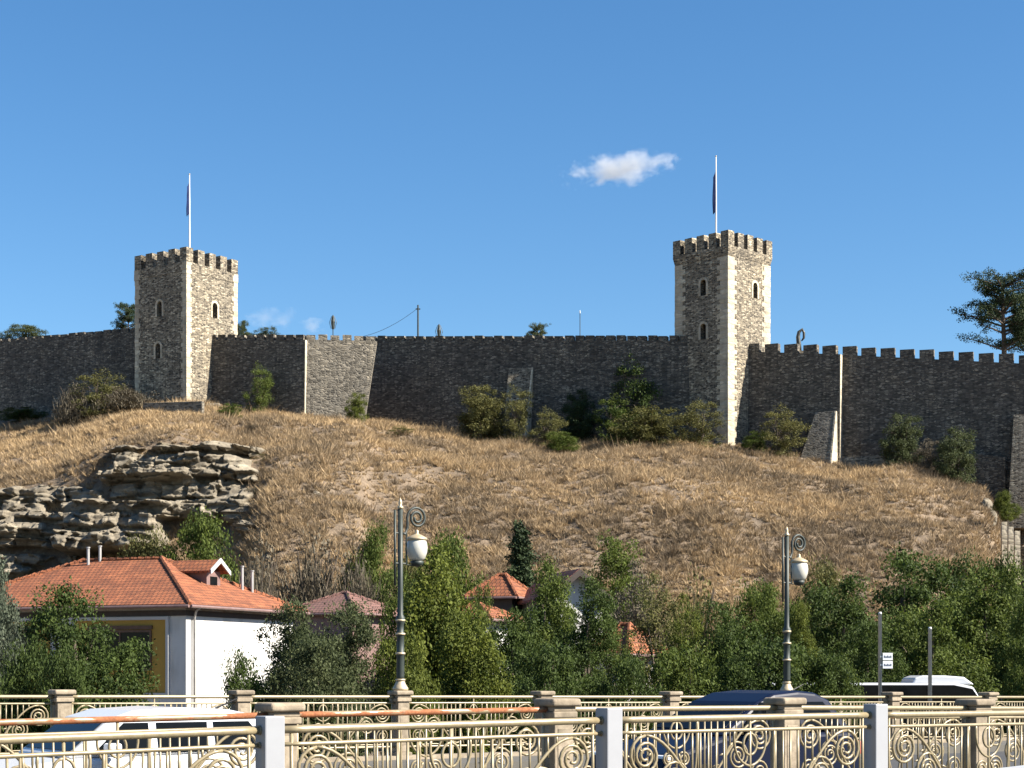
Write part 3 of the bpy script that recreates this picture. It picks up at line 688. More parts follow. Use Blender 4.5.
# ------------------------------------------------------------------ dry grass: thousands of tufts, one object
def quads_mesh(name, V, rnd, mat, per=4):
    n = len(V); me = bpy.data.meshes.new(name)
    me.vertices.add(n * per); me.vertices.foreach_set('co', V.reshape(-1))
    me.loops.add(n * per); me.loops.foreach_set('vertex_index', np.arange(n * per))
    me.polygons.add(n); me.polygons.foreach_set('loop_start', np.arange(n) * per)
    me.update(calc_edges=True)
    a = me.attributes.new('rnd', 'FLOAT', 'FACE'); a.data.foreach_set('value', rnd.astype(np.float32))
    me.materials.append(mat); return me
def tufts():
    """tussocks: blades fanning out of a common root, each tussock with its own height and tone"""
    n = 72000
    y = rng.uniform(117, 192, n); u = rng.uniform(-25, 1030, n); x = (u - CX) / F * y
    yw = np.interp(u, UW, YW)
    keep = (y < yw - .6) & ~((u < 262) & (y > YC0 - 1) & (y < YC1 - .3) & (fbm(x * .3, y * .3, 77, 3) < .43))
    dens = fbm(x * .22, y * .22, 41, 4); keep &= rng.random(n) < np.clip((dens - .22) * 4.2, .4, 1)
    x, y, u = x[keep], y[keep], u[keep]; n = len(x); z = H(x, y)
    big = fbm(x * .30, y * .30, 52, 3)
    k = 26
    sz = (rng.gamma(5, .085, n) * (.45 + 1.0 * big))
    hgt = sz[:, None] * rng.uniform(.45, 1.15, (n, k))
    az = rng.uniform(0, 2 * np.pi, (n, k)); rad = (sz * rng.uniform(.25, .6, n))[:, None] * rng.random((n, k)) ** .5
    bx = x[:, None] + np.cos(az) * rad; by = y[:, None] + np.sin(az) * rad; bz = z[:, None] - .06 + 0 * bx
    az2 = az + rng.normal(0, .7, (n, k)); lean = hgt * rng.uniform(.15, 1.3, (n, k))
    wv = rng.uniform(.02, .05, (n, k)); q = rng.uniform(0, np.pi, (n, k)); wx_, wy_ = np.cos(q) * wv, np.sin(q) * wv
    T = np.stack([bx + np.cos(az2) * lean, by + np.sin(az2) * lean, bz + hgt], -1)
    A = np.stack([bx - wx_, by - wy_, bz], -1); B = np.stack([bx + wx_, by + wy_, bz], -1)
    V = np.stack([A, B, T], 2).reshape(-1, 3, 3)
    tone = np.clip(fbm(x * .12 + 5, y * .12, 63, 4) * 1.6 - .25 - .7 * (fbm(x * .4, y * .4, 88, 3) > .66) + rng.normal(0, .2, n), 0, 1)
    rnd = np.clip(tone[:, None] + rng.normal(0, .08, (n, k)), 0, 1).reshape(-1)
    me = quads_mesh('dry_grass', V, rnd, M['straw'], 3)
    o = bpy.data.objects.new('dry_grass', me); COL.objects.link(o); tag(o, 'dry straw-coloured grass covering the castle hill', 'grass', kind='stuff')
tufts()

# ------------------------------------------------------------------ trees and shrubs
def leaves(r, centers, crad, per, size, flat=.8):
    n = len(centers) * per
    c = np.repeat(centers, per, 0); rad = np.repeat(crad, per)[:, None]
    d = r.normal(0, 1, (n, 3)); d /= np.linalg.norm(d, axis=1)[:, None]; d *= (r.random(n) ** .45)[:, None]; d[:, 2] *= flat
    p = c + d * rad
    a = r.normal(0, 1, (n, 3)); a[:, 2] -= .25; a /= np.linalg.norm(a, axis=1)[:, None]
    # leaf faces look outward and up more than at random
    nn = d * .9 + r.normal(0, .7, (n, 3)) + np.array([0, 0, .5]); nn -= a * (nn * a).sum(1)[:, None]; nn /= np.linalg.norm(nn, axis=1)[:, None]
    b = np.cross(nn, a)
    s = (size * r.uniform(.6, 1.35, n))[:, None]
    V = np.stack([p, p + a * s * .5 + b * s * .3, p + a * s, p + a * s * .5 - b * s * .3], 1)
    tone = np.repeat(r.random(len(centers)) * .5, per) + r.random(n) * .55
    return V, np.clip(tone, 0, 1)
def crown_points(r, n, lobes):
    out = []
    w = np.array([l[3] * l[4] * l[5] for l in lobes]) ** .7; w /= w.sum()
    for i in r.choice(len(lobes), n, p=w):
        cx, cy, cz, rx, ry, rz = lobes[i]
        d = r.normal(0, 1, 3); d /= np.linalg.norm(d); q = r.uniform(.45, 1.02) ** .5
        out.append((cx + d[0] * rx * q, cy + d[1] * ry * q, max(.15, cz + d[2] * rz * q)))
    return np.array(out)
def lobed(r, h, w, k, base):
    """uneven crown: k lobes stacked in a height h, half-width w, starting at base*h"""
    L_ = []
    for i in range(k):
        f = (i + .5) / k; z = h * (base + (1 - base) * f) * .92
        env = max(.42, math.sin(math.pi * (.24 + .64 * f)))
        q = r.uniform(0, 6.28); off = w * .5 * env * r.uniform(.3, 1)
        s = w * env * r.uniform(.42, .68)
        L_.append((math.cos(q) * off, math.sin(q) * off, z, s, s, min(s, h * .3) * r.uniform(.75, 1.0)))
    return L_
VAR = {}
def variant(name, seed, h, w, lobes, nclump, per, size, crad, stem_r, limbs=9, flat=.8):
    r = np.random.default_rng(seed); lb = lobed(r, h, w, lobes, .10 if stem_r > .08 else .04)
    c = crown_points(r, nclump, lb); c[:, 2] *= h / (c[:, 2].max() + crad * .5)
    V, t = leaves(r, c, r.uniform(.55, 1.25, nclump) * crad, per, size, flat)
    m = MB(); m.tube([(0, 0, -.6), (.02 * h, 0, h * .2), (-.02 * h, .02 * h, h * .45), (0, 0, h * .75)], [stem_r * 1.25, stem_r, stem_r * .7, stem_r * .25], 7)
    for i in r.choice(nclump, limbs, replace=False):
        e = Vector(c[i]); s = Vector((0, 0, h * r.uniform(.12, .5))); mid = s.lerp(e, .5) + Vector((0, 0, h * .04))
        m.tube([s, mid, e], [stem_r * .55, stem_r * .35, stem_r * .1], 5)
    VAR[name] = dict(V=V, t=t, wood=m, h=h, w=2 * w, cache={})
variant('round', 1, 5.5, 2.4, 9, 250, 150, 0.1, .48, .16)
variant('broad', 2, 5.5, 2.7, 11, 270, 150, 0.1, .46, .17)
variant('tall', 3, 7.5, 1.9, 9, 240, 150, 0.1, .46, .15)
variant('loose', 4, 6.5, 2.3, 10, 170, 110, 0.09, .42, .13, 22)
variant('shrub', 5, 3.0, 2.0, 8, 190, 150, 0.085, .42, .06, 12)
variant('bush', 6, 4.0, 2.6, 10, 220, 150, 0.095, .48, .07, 12)
variant('drooping', 7, 6.5, 2.2, 9, 220, 120, 0.13, .5, .15, 9, 1.3)
variant('hilltop', 8, 3.6, 2.1, 9, 130, 110, 0.1, .42, .06, 24)
variant('hilltop_airy', 9, 4.2, 1.8, 8, 100, 80, 0.1, .40, .05, 26)
# leafless scrub: fans of thin twigs with few leaves
def twiggy(name, seed, h, w):
    r = np.random.default_rng(seed); n = 2600
    bx = r.normal(0, w * .35, (n, 2)); az = r.uniform(0, 6.28, n); ln = r.uniform(.25, 1.0, n)
    z0 = r.uniform(0, .75, n) * h * np.exp(-(bx ** 2).sum(1) / (w * w)); p = np.stack([bx[:, 0], bx[:, 1], z0], 1)
    d = np.stack([np.cos(az) * .55, np.sin(az) * .55, r.uniform(.4, 1, n)], 1) * ln[:, None]
    sd_ = np.stack([-np.sin(az), np.cos(az), 0 * az], 1) * r.uniform(.012, .03, n)[:, None]
    V1 = np.stack([p - sd_, p + sd_, p + d + sd_ * .3, p + d - sd_ * .3], 1)
    V2, t2 = leaves(r, crown_points(r, 70, lobed(r, h, w, 7, .05)), np.full(70, .4), 22, .12)
    m = MB()
    for k in range(14):
        q = r.uniform(0, 6.28); e = Vector((math.cos(q) * w * r.uniform(.2, .8), math.sin(q) * w * r.uniform(.2, .8), h * r.uniform(.6, .95)))
        m.tube([(0, 0, -.4), tuple(e * .5 + Vector((0, 0, h * .1))), tuple(e)], [.06, .04, .012], 5)
    VAR[name] = dict(V=np.concatenate([V1, V2]), t=np.concatenate([r.random(n), t2]), wood=m, h=h, w=2 * w, cache={})
twiggy('scrub', 10, 3.2, 2.4)
def conifer(name, seed, h, w):
    r = np.random.default_rng(seed); c = []; m = MB(); m.tube([(0, 0, -.5), (0, 0, h * .5), (0, 0, h)], [.16, .1, .02], 7)
    k = 30
    for i in range(k):
        z0 = h * (.06 + .92 * i / k); rr0 = w * (1 - i / k) ** .85 + .1
        for j in range(6):
            z = z0 + r.normal(0, .14); rr = rr0 * r.uniform(.6, 1.15)
            q = 6.28 * j / 6 + i * .9 + r.uniform(-.2, .2)
            for f in np.linspace(.2, 1, 5): c.append((math.cos(q) * rr * f, math.sin(q) * rr * f, z - .35 * rr * f + .1 * f * f))
    V, t = leaves(r, np.array(c), np.full(len(c), .22), 30, .09, .5)
    VAR[name] = dict(V=V, t=t, wood=m, h=h, w=2 * w, cache={})
conifer('conifer', 12, 6.5, 1.6)
def pine(name, seed, h, w):
    r = np.random.default_rng(seed); c = []; m = MB()
    m.tube([(0, 0, -1), (.1, 0, h * .35), (-.15, .1, h * .7), (.05, 0, h * .97)], [.26, .2, .14, .04], 8)
    for i in range(44):
        z = h * r.uniform(.30, .95); q = r.uniform(0, 6.28); ln = w * r.uniform(.45, 1.0) * (1.1 - .55 * abs(z / h - .62))
        e = Vector((math.cos(q) * ln, math.sin(q) * ln, z + ln * r.uniform(.1, .35)))
        m.tube([(0, 0, z - .3), tuple(e * .5 + Vector((0, 0, z * .5 - .1))), tuple(e)], [.1, .07, .02], 5)
        for f in np.linspace(.45, 1.05, 5): 
            b = Vector((0, 0, z)).lerp(e, f)
            for _ in range(2): c.append((b.x + r.normal(0, .35), b.y + r.normal(0, .35), b.z + r.normal(0.1, .16)))
    for _ in range(22): c.append((r.normal(0, .7), r.normal(0, .7), h * r.uniform(.86, .99)))
    V, t = leaves(r, np.array(c), np.full(len(c), .5), 56, .15, .7)
    VAR[name] = dict(V=V, t=t, wood=m, h=h, w=2 * w, cache={})
pine('pine', 13, 9.5, 3.4)

NAMES = {'shrub': 'shrub', 'bush': 'bush', 'hilltop': 'shrub', 'hilltop_airy': 'shrub', 'scrub': 'scrub_bush', 'conifer': 'spruce_tree', 'pine': 'pine_tree'}
for d in VAR.values():
    q = d['V'].reshape(-1, 3); rad = np.hypot(q[:, 0], q[:, 1]); d['w'] = 2 * np.percentile(rad, 93); d['h'] = np.percentile(q[:, 2], 99.5)
def plant(var, mat, u, vtop, wpx, Y, label, group=None, base=None):
    d = VAR[var]; x = PX(u, Y); zb = Hs(x, Y) if base is None else base
    sw = wpx / F * Y / d['w']; sh = (PZ(vtop, Y) - zb) / d['h']
    nm = NAMES.get(var, 'tree'); low = nm in ('shrub', 'bush', 'scrub_bush')
    rz = random.uniform(0, 6.28)
    if 'me' not in d: d['me'] = quads_mesh('foliage' if low else 'crown', d['V'], d['t'], M[mat])
    t = thing(nm, label, 'tree' if not low else 'shrub', (x, Y, zb), rz, group); t.scale = (sw, sw, sh)
    o = bpy.data.objects.new('foliage' if low else 'crown', d['me']); COL.objects.link(o); o.parent = t
    o.material_slots[0].link = 'OBJECT'; o.material_slots[0].material = M[mat]
    if 'wm' not in d:
        b = build('stem' if low else 'trunk', d['wood'], M['bark'], t); d['wm'] = b.data
    else:
        b = bpy.data.objects.new('stem' if low else 'trunk', d['wm']); COL.objects.link(b); b.parent = t
    return t
GB = 'trees and bushes behind the bridge'
for a in [
 ('round', 'leaf_silver', -10, 562, 66, 62, 'silvery grey-green tree cut by the left edge of the photo'),
 ('broad', 'leaf_dark', 74, 592, 138, 56, 'rounded green tree in front of the yellow panel of the white house'),
 ('shrub', 'leaf_dark', 20, 645, 80, 54, 'low green bush at the left edge, left of the rounded tree'),
 ('shrub', 'leaf_dark', 72, 655, 80, 53, 'low dark bush behind the first stone pier on the left'),
 ('shrub', 'leaf_dark', 236, 657, 62, 55, 'low dark bush against the white side wall of the house'),
 ('round', 'leaf_bluish', 290, 607, 84, 61, 'grey-green tree hiding the right end of the white house'),
 ('broad', 'leaf_bluish', 345, 606, 96, 64, 'grey-green tree in front of the brown roof, left of the left street lamp'),
 ('bush', 'leaf_bluish', 318, 640, 110, 55, 'low grey-green bush below the brown roofed house'),
 ('drooping', 'leaf_yellow', 440, 556, 92, 66, 'bright yellow-green tree just right of the left street lamp'),
 ('drooping', 'leaf_yellow', 464, 616, 74, 60, 'lower yellow-green tree in front of the brightest tree'),
 ('bush', 'leaf_yellow', 405, 640, 80, 56, 'yellow-green bush around the foot of the left street lamp'),
 ('round', 'leaf_dark', 512, 612, 80, 66, 'dark green tree below the red pavilion roof'),
 ('tall', 'leaf_mid', 545, 566, 66, 74, 'green tree between the red pavilion roof and the white gable'),
 ('bush', 'leaf_dark', 545, 650, 110, 55, 'low dark bush behind the pier right of the left lamp'),
 ('tall', 'leaf_dark', 588, 582, 64, 70, 'narrow dark tree in front of the white gable'),
 ('round', 'leaf_dark', 556, 592, 56, 80, 'dark tree between the red pavilion and the narrow dark tree'),
 ('loose', 'leaf_mid', 612, 622, 70, 72, 'loose green tree in front of the small white house'),
 ('round', 'leaf_mid', 478, 590, 40, 78, 'green tree left of the red pavilion roof'),
 ('conifer', 'needle', 521, 527, 78, 106, 'dark pointed spruce behind the red pavilion roof'),
 ('tall', 'leaf_mid', 612, 541, 72, 104, 'green tree right of the white gable, up against the hill'),
 ('loose', 'leaf_olive', 658, 578, 88, 74, 'thin olive-brown tree in front of the small red roof'),
 ('loose', 'twig', 640, 566, 80, 90, 'half bare grey-brown tree behind the small red roof'),
 ('loose', 'leaf_yellow', 688, 598, 60, 72, 'thin yellowish tree left of the dark hedge'),
 ('bush', 'leaf_dark', 634, 660, 90, 55, 'low dark bush below the small white house'),
 ('bush', 'leaf_mid', 690, 650, 110, 56, 'low green bush behind the dark blue car windscreen'),
 ('round', 'leaf_dark', 728, 606, 78, 70, 'dark green tree left of the right street lamp'),
 ('tall', 'leaf_yellow', 802, 604, 34, 80, 'slim yellow-green tree just right of the right street lamp'),
 ('round', 'leaf_mid', 772, 588, 70, 86, 'green tree behind the right street lamp'),
 ('bush', 'leaf_dark', 770, 644, 130, 56.5, 'dark hedge bush behind the dark blue car'),
 ('bush', 'leaf_dark', 828, 656, 96, 56, 'dark hedge bush at the tail of the dark blue car'),
 ('bush', 'leaf_mid', 846, 668, 56, 56.5, 'low green hedge bush just left of the two white signs'),
 ('bush', 'leaf_dark', 742, 664, 90, 56, 'dark low hedge bush above the roof of the dark blue car'),
 ('bush', 'leaf_mid', 806, 662, 84, 55.8, 'green hedge bush just right of the foot of the right street lamp'),
 ('broad', 'leaf_dark', 838, 582, 120, 82, 'dark green tree left of the taller sign pole'),
 ('broad', 'leaf_dark', 902, 556, 140, 90, 'tallest dark green tree above the white coach'),
 ('round', 'leaf_mid', 985, 572, 110, 86, 'green tree behind the front of the white coach'),
 ('broad', 'leaf_mid', 930, 606, 120, 74, 'green tree right behind the white coach'),
 ('round', 'leaf_dark', 868, 626, 80, 72, 'dark low tree behind the pole with two white signs'),
 ('bush', 'leaf_mid', 1024, 640, 70, 68, 'green bush at the right edge beside the coach'),
 ('broad', 'leaf_dark', 1072, 585, 110, 84, 'dark green tree just outside the right edge of the photo'),
 ('bush', 'leaf_mid', 1085, 640, 100, 66, 'green bush just outside the right edge of the photo'),
 ('tall', 'leaf_mid', 1030, 592, 60, 80, 'green tree cut by the right edge of the photo'),
 ('round', 'leaf_mid', 404, 574, 60, 80, 'green tree behind the left street lamp'),
]: plant(*a, group=GB)
GH = 'scrub at the foot of the hill'
for a in [
 ('bush', 'leaf_mid', 205, 520, 96, 120, 'green bush on the slope behind the dormer'),
 ('bush', 'leaf_olive', 150, 536, 70, 121, 'olive bush on the slope behind the long tiled roof'),
 ('scrub', 'twig', 255, 545, 80, 118, 'bare brown scrub behind the right end of the tiled roof'),
 ('scrub', 'twig', 310, 540, 100, 122, 'widest bare grey-brown scrub above the brown roofed house'),
 ('scrub', 'twig', 362, 552, 80, 120, 'bare scrub left of the left street lamp'),
 ('shrub', 'leaf_mid', 372, 528, 56, 126, 'small green bush on the dry slope left of the left lamp'),
 ('bush', 'leaf_mid', 452, 540, 100, 118, 'green bush on the slope right of the left lamp globe'),
 ('bush', 'leaf_olive', 405, 560, 90, 112, 'olive bush on the slope behind the left lamp'),
 ('scrub', 'twig', 560, 562, 70, 116, 'bare scrub on the slope behind the white gable'),
 ('scrub', 'leaf_olive', 690, 580, 90, 116, 'olive scrub at the hill foot left of the right lamp'),
 ('bush', 'leaf_mid', 750, 590, 90, 114, 'green bush at the hill foot behind the right lamp'),
 ('bush', 'leaf_olive', 820, 566, 80, 118, 'olive bush at the hill foot right of the right lamp globe'),
 ('bush', 'leaf_dark', 1002, 560, 70, 120, 'dark bush below the retaining wall at the right edge'),
 ('bush', 'leaf_dark', 960, 560, 80, 118, 'dark bush at the hill foot under the right end of the slope'),
]: plant(*a, group=GH)
GW = 'shrubs along the castle walls'
for u, vt, wpx, vb, dy, var, mat, label in [
 (98, 372, 62, 422, 8, 'hilltop_airy', 'leaf_olive', 'olive shrub at the left end of the hilltop in front of the rising wall'),
 (128, 386, 56, 424, 9, 'scrub', 'twig', 'bare brown scrub left of the left tower foot'),
 (75, 385, 40, 425, 9, 'scrub', 'twig', 'bare brown scrub beside the olive shrub at the far left'),
 (20, 408, 50, 425, 3, 'hilltop', 'leaf_dark', 'dark shrub in the shade of the far left wall'),
 (258, 366, 30, 409, 2, 'hilltop_airy', 'leaf_mid', 'green shrub standing against the short shaded wall'),
 (232, 404, 26, 425, 8, 'hilltop', 'leaf_mid', 'small low green shrub below the short shaded wall'),
 (358, 393, 22, 420, 2, 'hilltop', 'leaf_yellow', 'small bright green shrub at the right end of the pale wall'),
 (398, 426, 28, 450, 12, 'hilltop_airy', 'leaf_olive', 'small olive shrub on the slope below the middle wall'),
 (268, 470, 34, 500, 27, 'hilltop_airy', 'leaf_olive', 'olive shrub growing at the right edge of the largest rock outcrop'),
 (258, 500, 26, 522, 33, 'scrub', 'twig', 'bare shrub at the lower right edge of the largest rock outcrop'),
 (84, 470, 34, 496, 27, 'scrub', 'twig', 'bare scrub on the ledge between the two big rock outcrops'),
 (300, 440, 18, 455, 18, 'hilltop_airy', 'leaf_olive', 'tiny olive shrub on the slope below the pale wall'),
 (258, 425, 22, 455, 14, 'hilltop_airy', 'twig', 'small grey shrub on the slope below the short shaded wall'),
 (480, 386, 56, 436, 4, 'hilltop', 'leaf_olive', 'rounded olive shrub left of the middle wall buttress'),
 (515, 388, 34, 436, 4, 'hilltop_airy', 'leaf_olive', 'thin olive shrub covering the middle wall buttress'),
 (545, 410, 40, 446, 6, 'hilltop_airy', 'leaf_olive', 'low olive shrub right of the middle wall buttress'),
 (578, 392, 38, 440, 1.5, 'hilltop', 'needle', 'very dark shrub against the middle wall'),
 (628, 360, 54, 441, 2, 'hilltop_airy', 'leaf_dark', 'tall dark shrub climbing the middle wall left of the right tower'),
 (612, 396, 40, 440, 4, 'hilltop_airy', 'leaf_mid', 'green shrub in front of the tall dark shrub'),
 (652, 408, 70, 455, 6, 'hilltop', 'leaf_olive', 'wide olive shrub left of the right tower foot'),
 (702, 402, 54, 456, 6, 'hilltop_airy', 'leaf_olive', 'olive shrub at the foot of the right tower'),
 (560, 432, 40, 452, 9, 'hilltop', 'leaf_mid', 'low green shrub on the slope edge below the middle wall'),
 (778, 408, 50, 456, 4, 'hilltop_airy', 'leaf_olive', 'olive shrub right of the right tower foot'),
 (757, 432, 30, 456, 4, 'hilltop', 'leaf_mid', 'low green shrub hugging the corner of the right tower'),
 (905, 415, 42, 462, 3, 'hilltop', 'leaf_bluish', 'grey-green shrub against the far right wall'),
 (958, 430, 48, 480, 4, 'hilltop', 'leaf_bluish', 'lower grey-green shrub nearest the right end of the wall'),
 (930, 440, 30, 466, 3, 'hilltop_airy', 'twig', 'bare shrub between the two grey-green shrubs'),
]:
    yw = float(np.interp(u, UW, YW)); plant(var, mat, u, vt, wpx, yw - dy, label, GW)
plant('shrub', 'leaf_yellow', 1006, 492, 24, 150, 'yellow-green shrub above the stone posts at the right edge', GW, base=PZ(520, 150))
GS = 'trees behind the castle walls'
for var, mat, u, vt, wpx, Y, vb, label in [
 ('pine', 'needle', 1004, 273, 76, 186, 370, 'large dark pine behind the far right merlons'),
 ('pine', 'needle', 1034, 292, 60, 190, 372, 'second dark pine cut by the right edge behind the wall'),
 ('pine', 'needle', 128, 303, 26, 205, 345, 'small dark pine peeking out left of the left tower'),
 ('round', 'leaf_bluish', 26, 325, 46, 225, 350, 'grey-green treetop above the far left wall'),
 ('round', 'leaf_bluish', -6, 332, 40, 225, 350, 'grey-green treetop at the left edge above the wall'),
 ('round', 'leaf_bluish', 243, 321, 22, 215, 345, 'small treetop right beside the left tower, above the wall'),
 ('round', 'leaf_bluish', 266, 328, 30, 215, 348, 'low treetop above the short shaded wall'),
 ('pine', 'leaf_bluish', 538, 324, 22, 215, 350, 'small treetop above the middle wall')]:
    plant(var, mat, u, vt, wpx, Y, label, GS, base=PZ(vb, Y) - 1)
# ------------------------------------------------------------------ houses
def hip_house(label, C, ang, Wl, Wr, eave, rise, inset, wall_mat, roof_mat, over=.5, name='house', grp=None, base=GZ):
    """near corner C; the long side runs along local -x, the side seen on the right along +y"""
    r = thing(name, label, 'house', (C.x, C.y, base), ang, grp); e = eave - base
    m = MB(); m.box(-Wl, 0, 0, Wr, -1, e); build('wall', m, wall_mat, r)
    o = over; x0, x1, y0, y1 = -Wl - o, o, -o, Wr + o; zz = e + .06; ym = (y0 + y1) / 2; th = .14
    A = Vector((x1 - inset, ym, zz + rise)); B = Vector((x0 + inset, ym, zz + rise))
    lo = [Vector(p) for p in ((x0, y0, zz), (x1, y0, zz), (x1, y1, zz), (x0, y1, zz))]
    m = MB(); dn = Vector((0, 0, -th))
    m.add(lo + [A, B] + [p + dn for p in lo], [(0, 1, 4, 5), (1, 2, 4), (2, 3, 5, 4), (3, 0, 5), (6, 9, 8, 7), (0, 6, 7, 1), (1, 7, 8, 2), (2, 8, 9, 3), (3, 9, 6, 0)])
    roof = build('roof', m, roof_mat, r)
    m = MB()
    for p, q in ((lo[0], B), (lo[1], A), (lo[2], A), (lo[3], B), (A, B)):
        n = max(2, int((q - p).length / .4)); 
        for k in range(n):
            a, b = p.lerp(q, k / n), p.lerp(q, (k + 1.12) / n); m.tube([a + Vector((0, 0, .0)), b + Vector((0, 0, .035))], [.085, .11], 6)
    build('ridge_tiles', m, roof_mat, roof)
    m = MB(); g = .07
    for a, b in ((lo[0], lo[1]), (lo[1], lo[2]), (lo[2], lo[3]), (lo[3], lo[0])):
        nrm = (b - a).normalized().cross(Vector((0, 0, 1))) * .07; m.tube([a + nrm + dn * .8, b + nrm + dn * .8], g, 8)
    build('gutter', m, M['gutter'], r)
    return r, roof, e, A, B
Cw = P(186, 603, 80.0); Cw.z = 0
aw = math.atan2(-.38, .92)                      # local +x points right and towards us, so -x runs left and away
Wl, Wr = 13.4, 9.6
h, roof, e, A, B = hip_house('white house with an orange tiled hip roof and yellow wall panel', Cw, aw, Wl, Wr, PZ(605.5, 80), 2.42, 5.0, M['stucco'], M['tiles'], .55, 'white_house')
# recessed yellow loggia on the shaded long side, framed by grey-white render
def hbox(name, b, mat, par, bev=.0): m = MB(); m.box(*b); return build(name, m, mat, par, bevel=bev)
for k, (x0, x1) in enumerate(((-5.9, -1.0), (-12.6, -7.2))):
    z0, z1 = 3.0, e - .62
    p = hbox('wall_panel', (x0, x1, -.06, .05, z0, z1), M['ochre'], h); p['label'] = 'yellow ochre wall panel' 
    fr = MB(); t = .14
    for bx in ((x0 - t, x0, -.12, .02, z0 - t, z1 + t), (x1, x1 + t, -.12, .02, z0 - t, z1 + t), (x0, x1, -.12, .02, z1, z1 + t), (x0, x1, -.12, .02, z0 - t, z0)): fr.box(*bx)
    build('panel_frame', fr, M['stucco_grey'], p)
    a0, a1 = x0 + .9, x1 - .85
    w_ = hbox('window', (a0, a1, -.085, -.02, z0 + 1.1, z1 - .55), M['glass'], h)
    fr = MB(); t = .1
    for bx in ((a0 - t, a0, -.13, -.03, z0 + 1, z1 - .45), (a1, a1 + t, -.13, -.03, z0 + 1, z1 - .45), (a0, a1, -.13, -.03, z1 - .55, z1 - .45), (a0, a1, -.13, -.03, z0 + 1, z0 + 1.1), ((a0 + a1) / 2 - .04, (a0 + a1) / 2 + .04, -.12, -.03, z0 + 1.1, z1 - .55)): fr.box(*bx)
    build('window_frame', fr, M['wood'], w_)
    hd = hbox('window_lintel', (a0 - .15, a1 + .15, -.16, -.05, z1 - .42, z1 - .25), M['wood'], w_)
hbox('window', (-12.4, -10.0, -.05, -.0, .6, 2.4), M['glass'], h)
m = MB(); m.box(-Wl - .06, .06, -.065, Wr + .05, e - .45, e - .2); c_ = build('eaves_shadow_band', m, M['dark_wood'], h)  # dark strip below the roof edge; the eaves shadow is put into its colour
m = MB(); m.tube([(.55, .3, e - .1), (.3, .35, e - .25), (.12, .5, e - .55), (.12, .5, .2)], .055, 8); build('downpipe', m, M['pipe'], h, smooth=True)
# dormer on the right-hand roof slope and four vent pipes
def roof_z(x, y):                               # height over the right-hand hip plane
    x1 = .55; return e + .06 + 2.42 * min(1, (x1 - x) / 5.0)
dx0, dx1, dy0, dy1 = -3.3, -1.75, 4.5, 5.7
dm = MB(); zz = e + .72; dm.box(dx0, dx1, dy0, dy1, zz, zz + 1.1); dorm = build('dormer', dm, M['gutter'], h)
m = MB(); ym = (dy0 + dy1) / 2
for sg in (-1, 1):
    ya = ym + sg * (dy1 - dy0 + .5) / 2; m.hexa([(dx0 - .6, ya, zz + 1.0), (dx1 + .35, ya, zz + 1.0), (dx1 + .35, ym, zz + 1.55), (dx0 - .6, ym, zz + 1.55)], [(dx0 - .6, ya, zz + 1.1), (dx1 + .35, ya, zz + 1.1), (dx1 + .35, ym, zz + 1.66), (dx0 - .6, ym, zz + 1.66)])
build('dormer_roof', m, M['tiles'], dorm)
m = MB()
for sg in (-1, 1):
    ya = ym + sg * (dy1 - dy0 + .56) / 2; m.hexa([(dx1 + .36, ya, zz + .93), (dx1 + .43, ya, zz + .93), (dx1 + .43, ym, zz + 1.5), (dx1 + .36, ym, zz + 1.5)], [(dx1 + .36, ya, zz + 1.14), (dx1 + .43, ya, zz + 1.14), (dx1 + .43, ym, zz + 1.72), (dx1 + .36, ym, zz + 1.72)])
build('bargeboard', m, M['stucco_grey'], dorm)
hbox('dormer_window', (dx1 - .02, dx1 + .03, dy0 + .3, dy1 - .3, zz + .25, zz + .85), M['glass'], dorm)
for px, py, hh in ((-8.3, 4.3, .85), (-7.9, 4.7, .75), (-1.5, 7.3, 1.15), (-1.3, 7.9, 1.05)):
    z = e + .06 + 2.42 * min(1, (py + .55) / (Wr / 2 + .55)) if px < -6 else roof_z(px, py)
    m = MB(); m.lathe([(.07, z - .3), (.07, z + hh - .05), (.1, z + hh - .05), (.1, z + hh)], 10, px, py); build('vent_pipe', m, M['pipe'], roof)

def small_house(label, u, v_eave, Y, ang, Wl, Wr, rise, inset, wall, roofm, nm='house'):
    C = P(u, v_eave, Y); return hip_house(label, C, ang, Wl, Wr, C.z, rise, inset, wall, roofm, .45, nm, 'small houses half hidden among the trees')
hb = small_house('low house with a brown sheet pyramid roof behind the grey-green trees', 352, 613, 98, R(-30), 4.2, 4.6, 1.15, 2.4, M['gutter'], M['tiles_brown'])
hc = small_house('pavilion house with a steep red tiled roof left of the white gable', 512, 597, 96, R(-22), 2.1, 2.4, 1.2, 1.3, M['dark_wood'], M['tiles'])
hd_ = small_house('low white house with a red roof behind the yellow-green tree', 486, 619, 88, R(-25), 2.6, 3.2, .75, 1.6, M['stucco'], M['tiles'])
he = small_house('small white house with a bright red roof behind the thin olive tree', 626, 654, 84, R(-40), 2.0, 2.6, 1.35, 1.2, M['stucco'], M['tiles'])
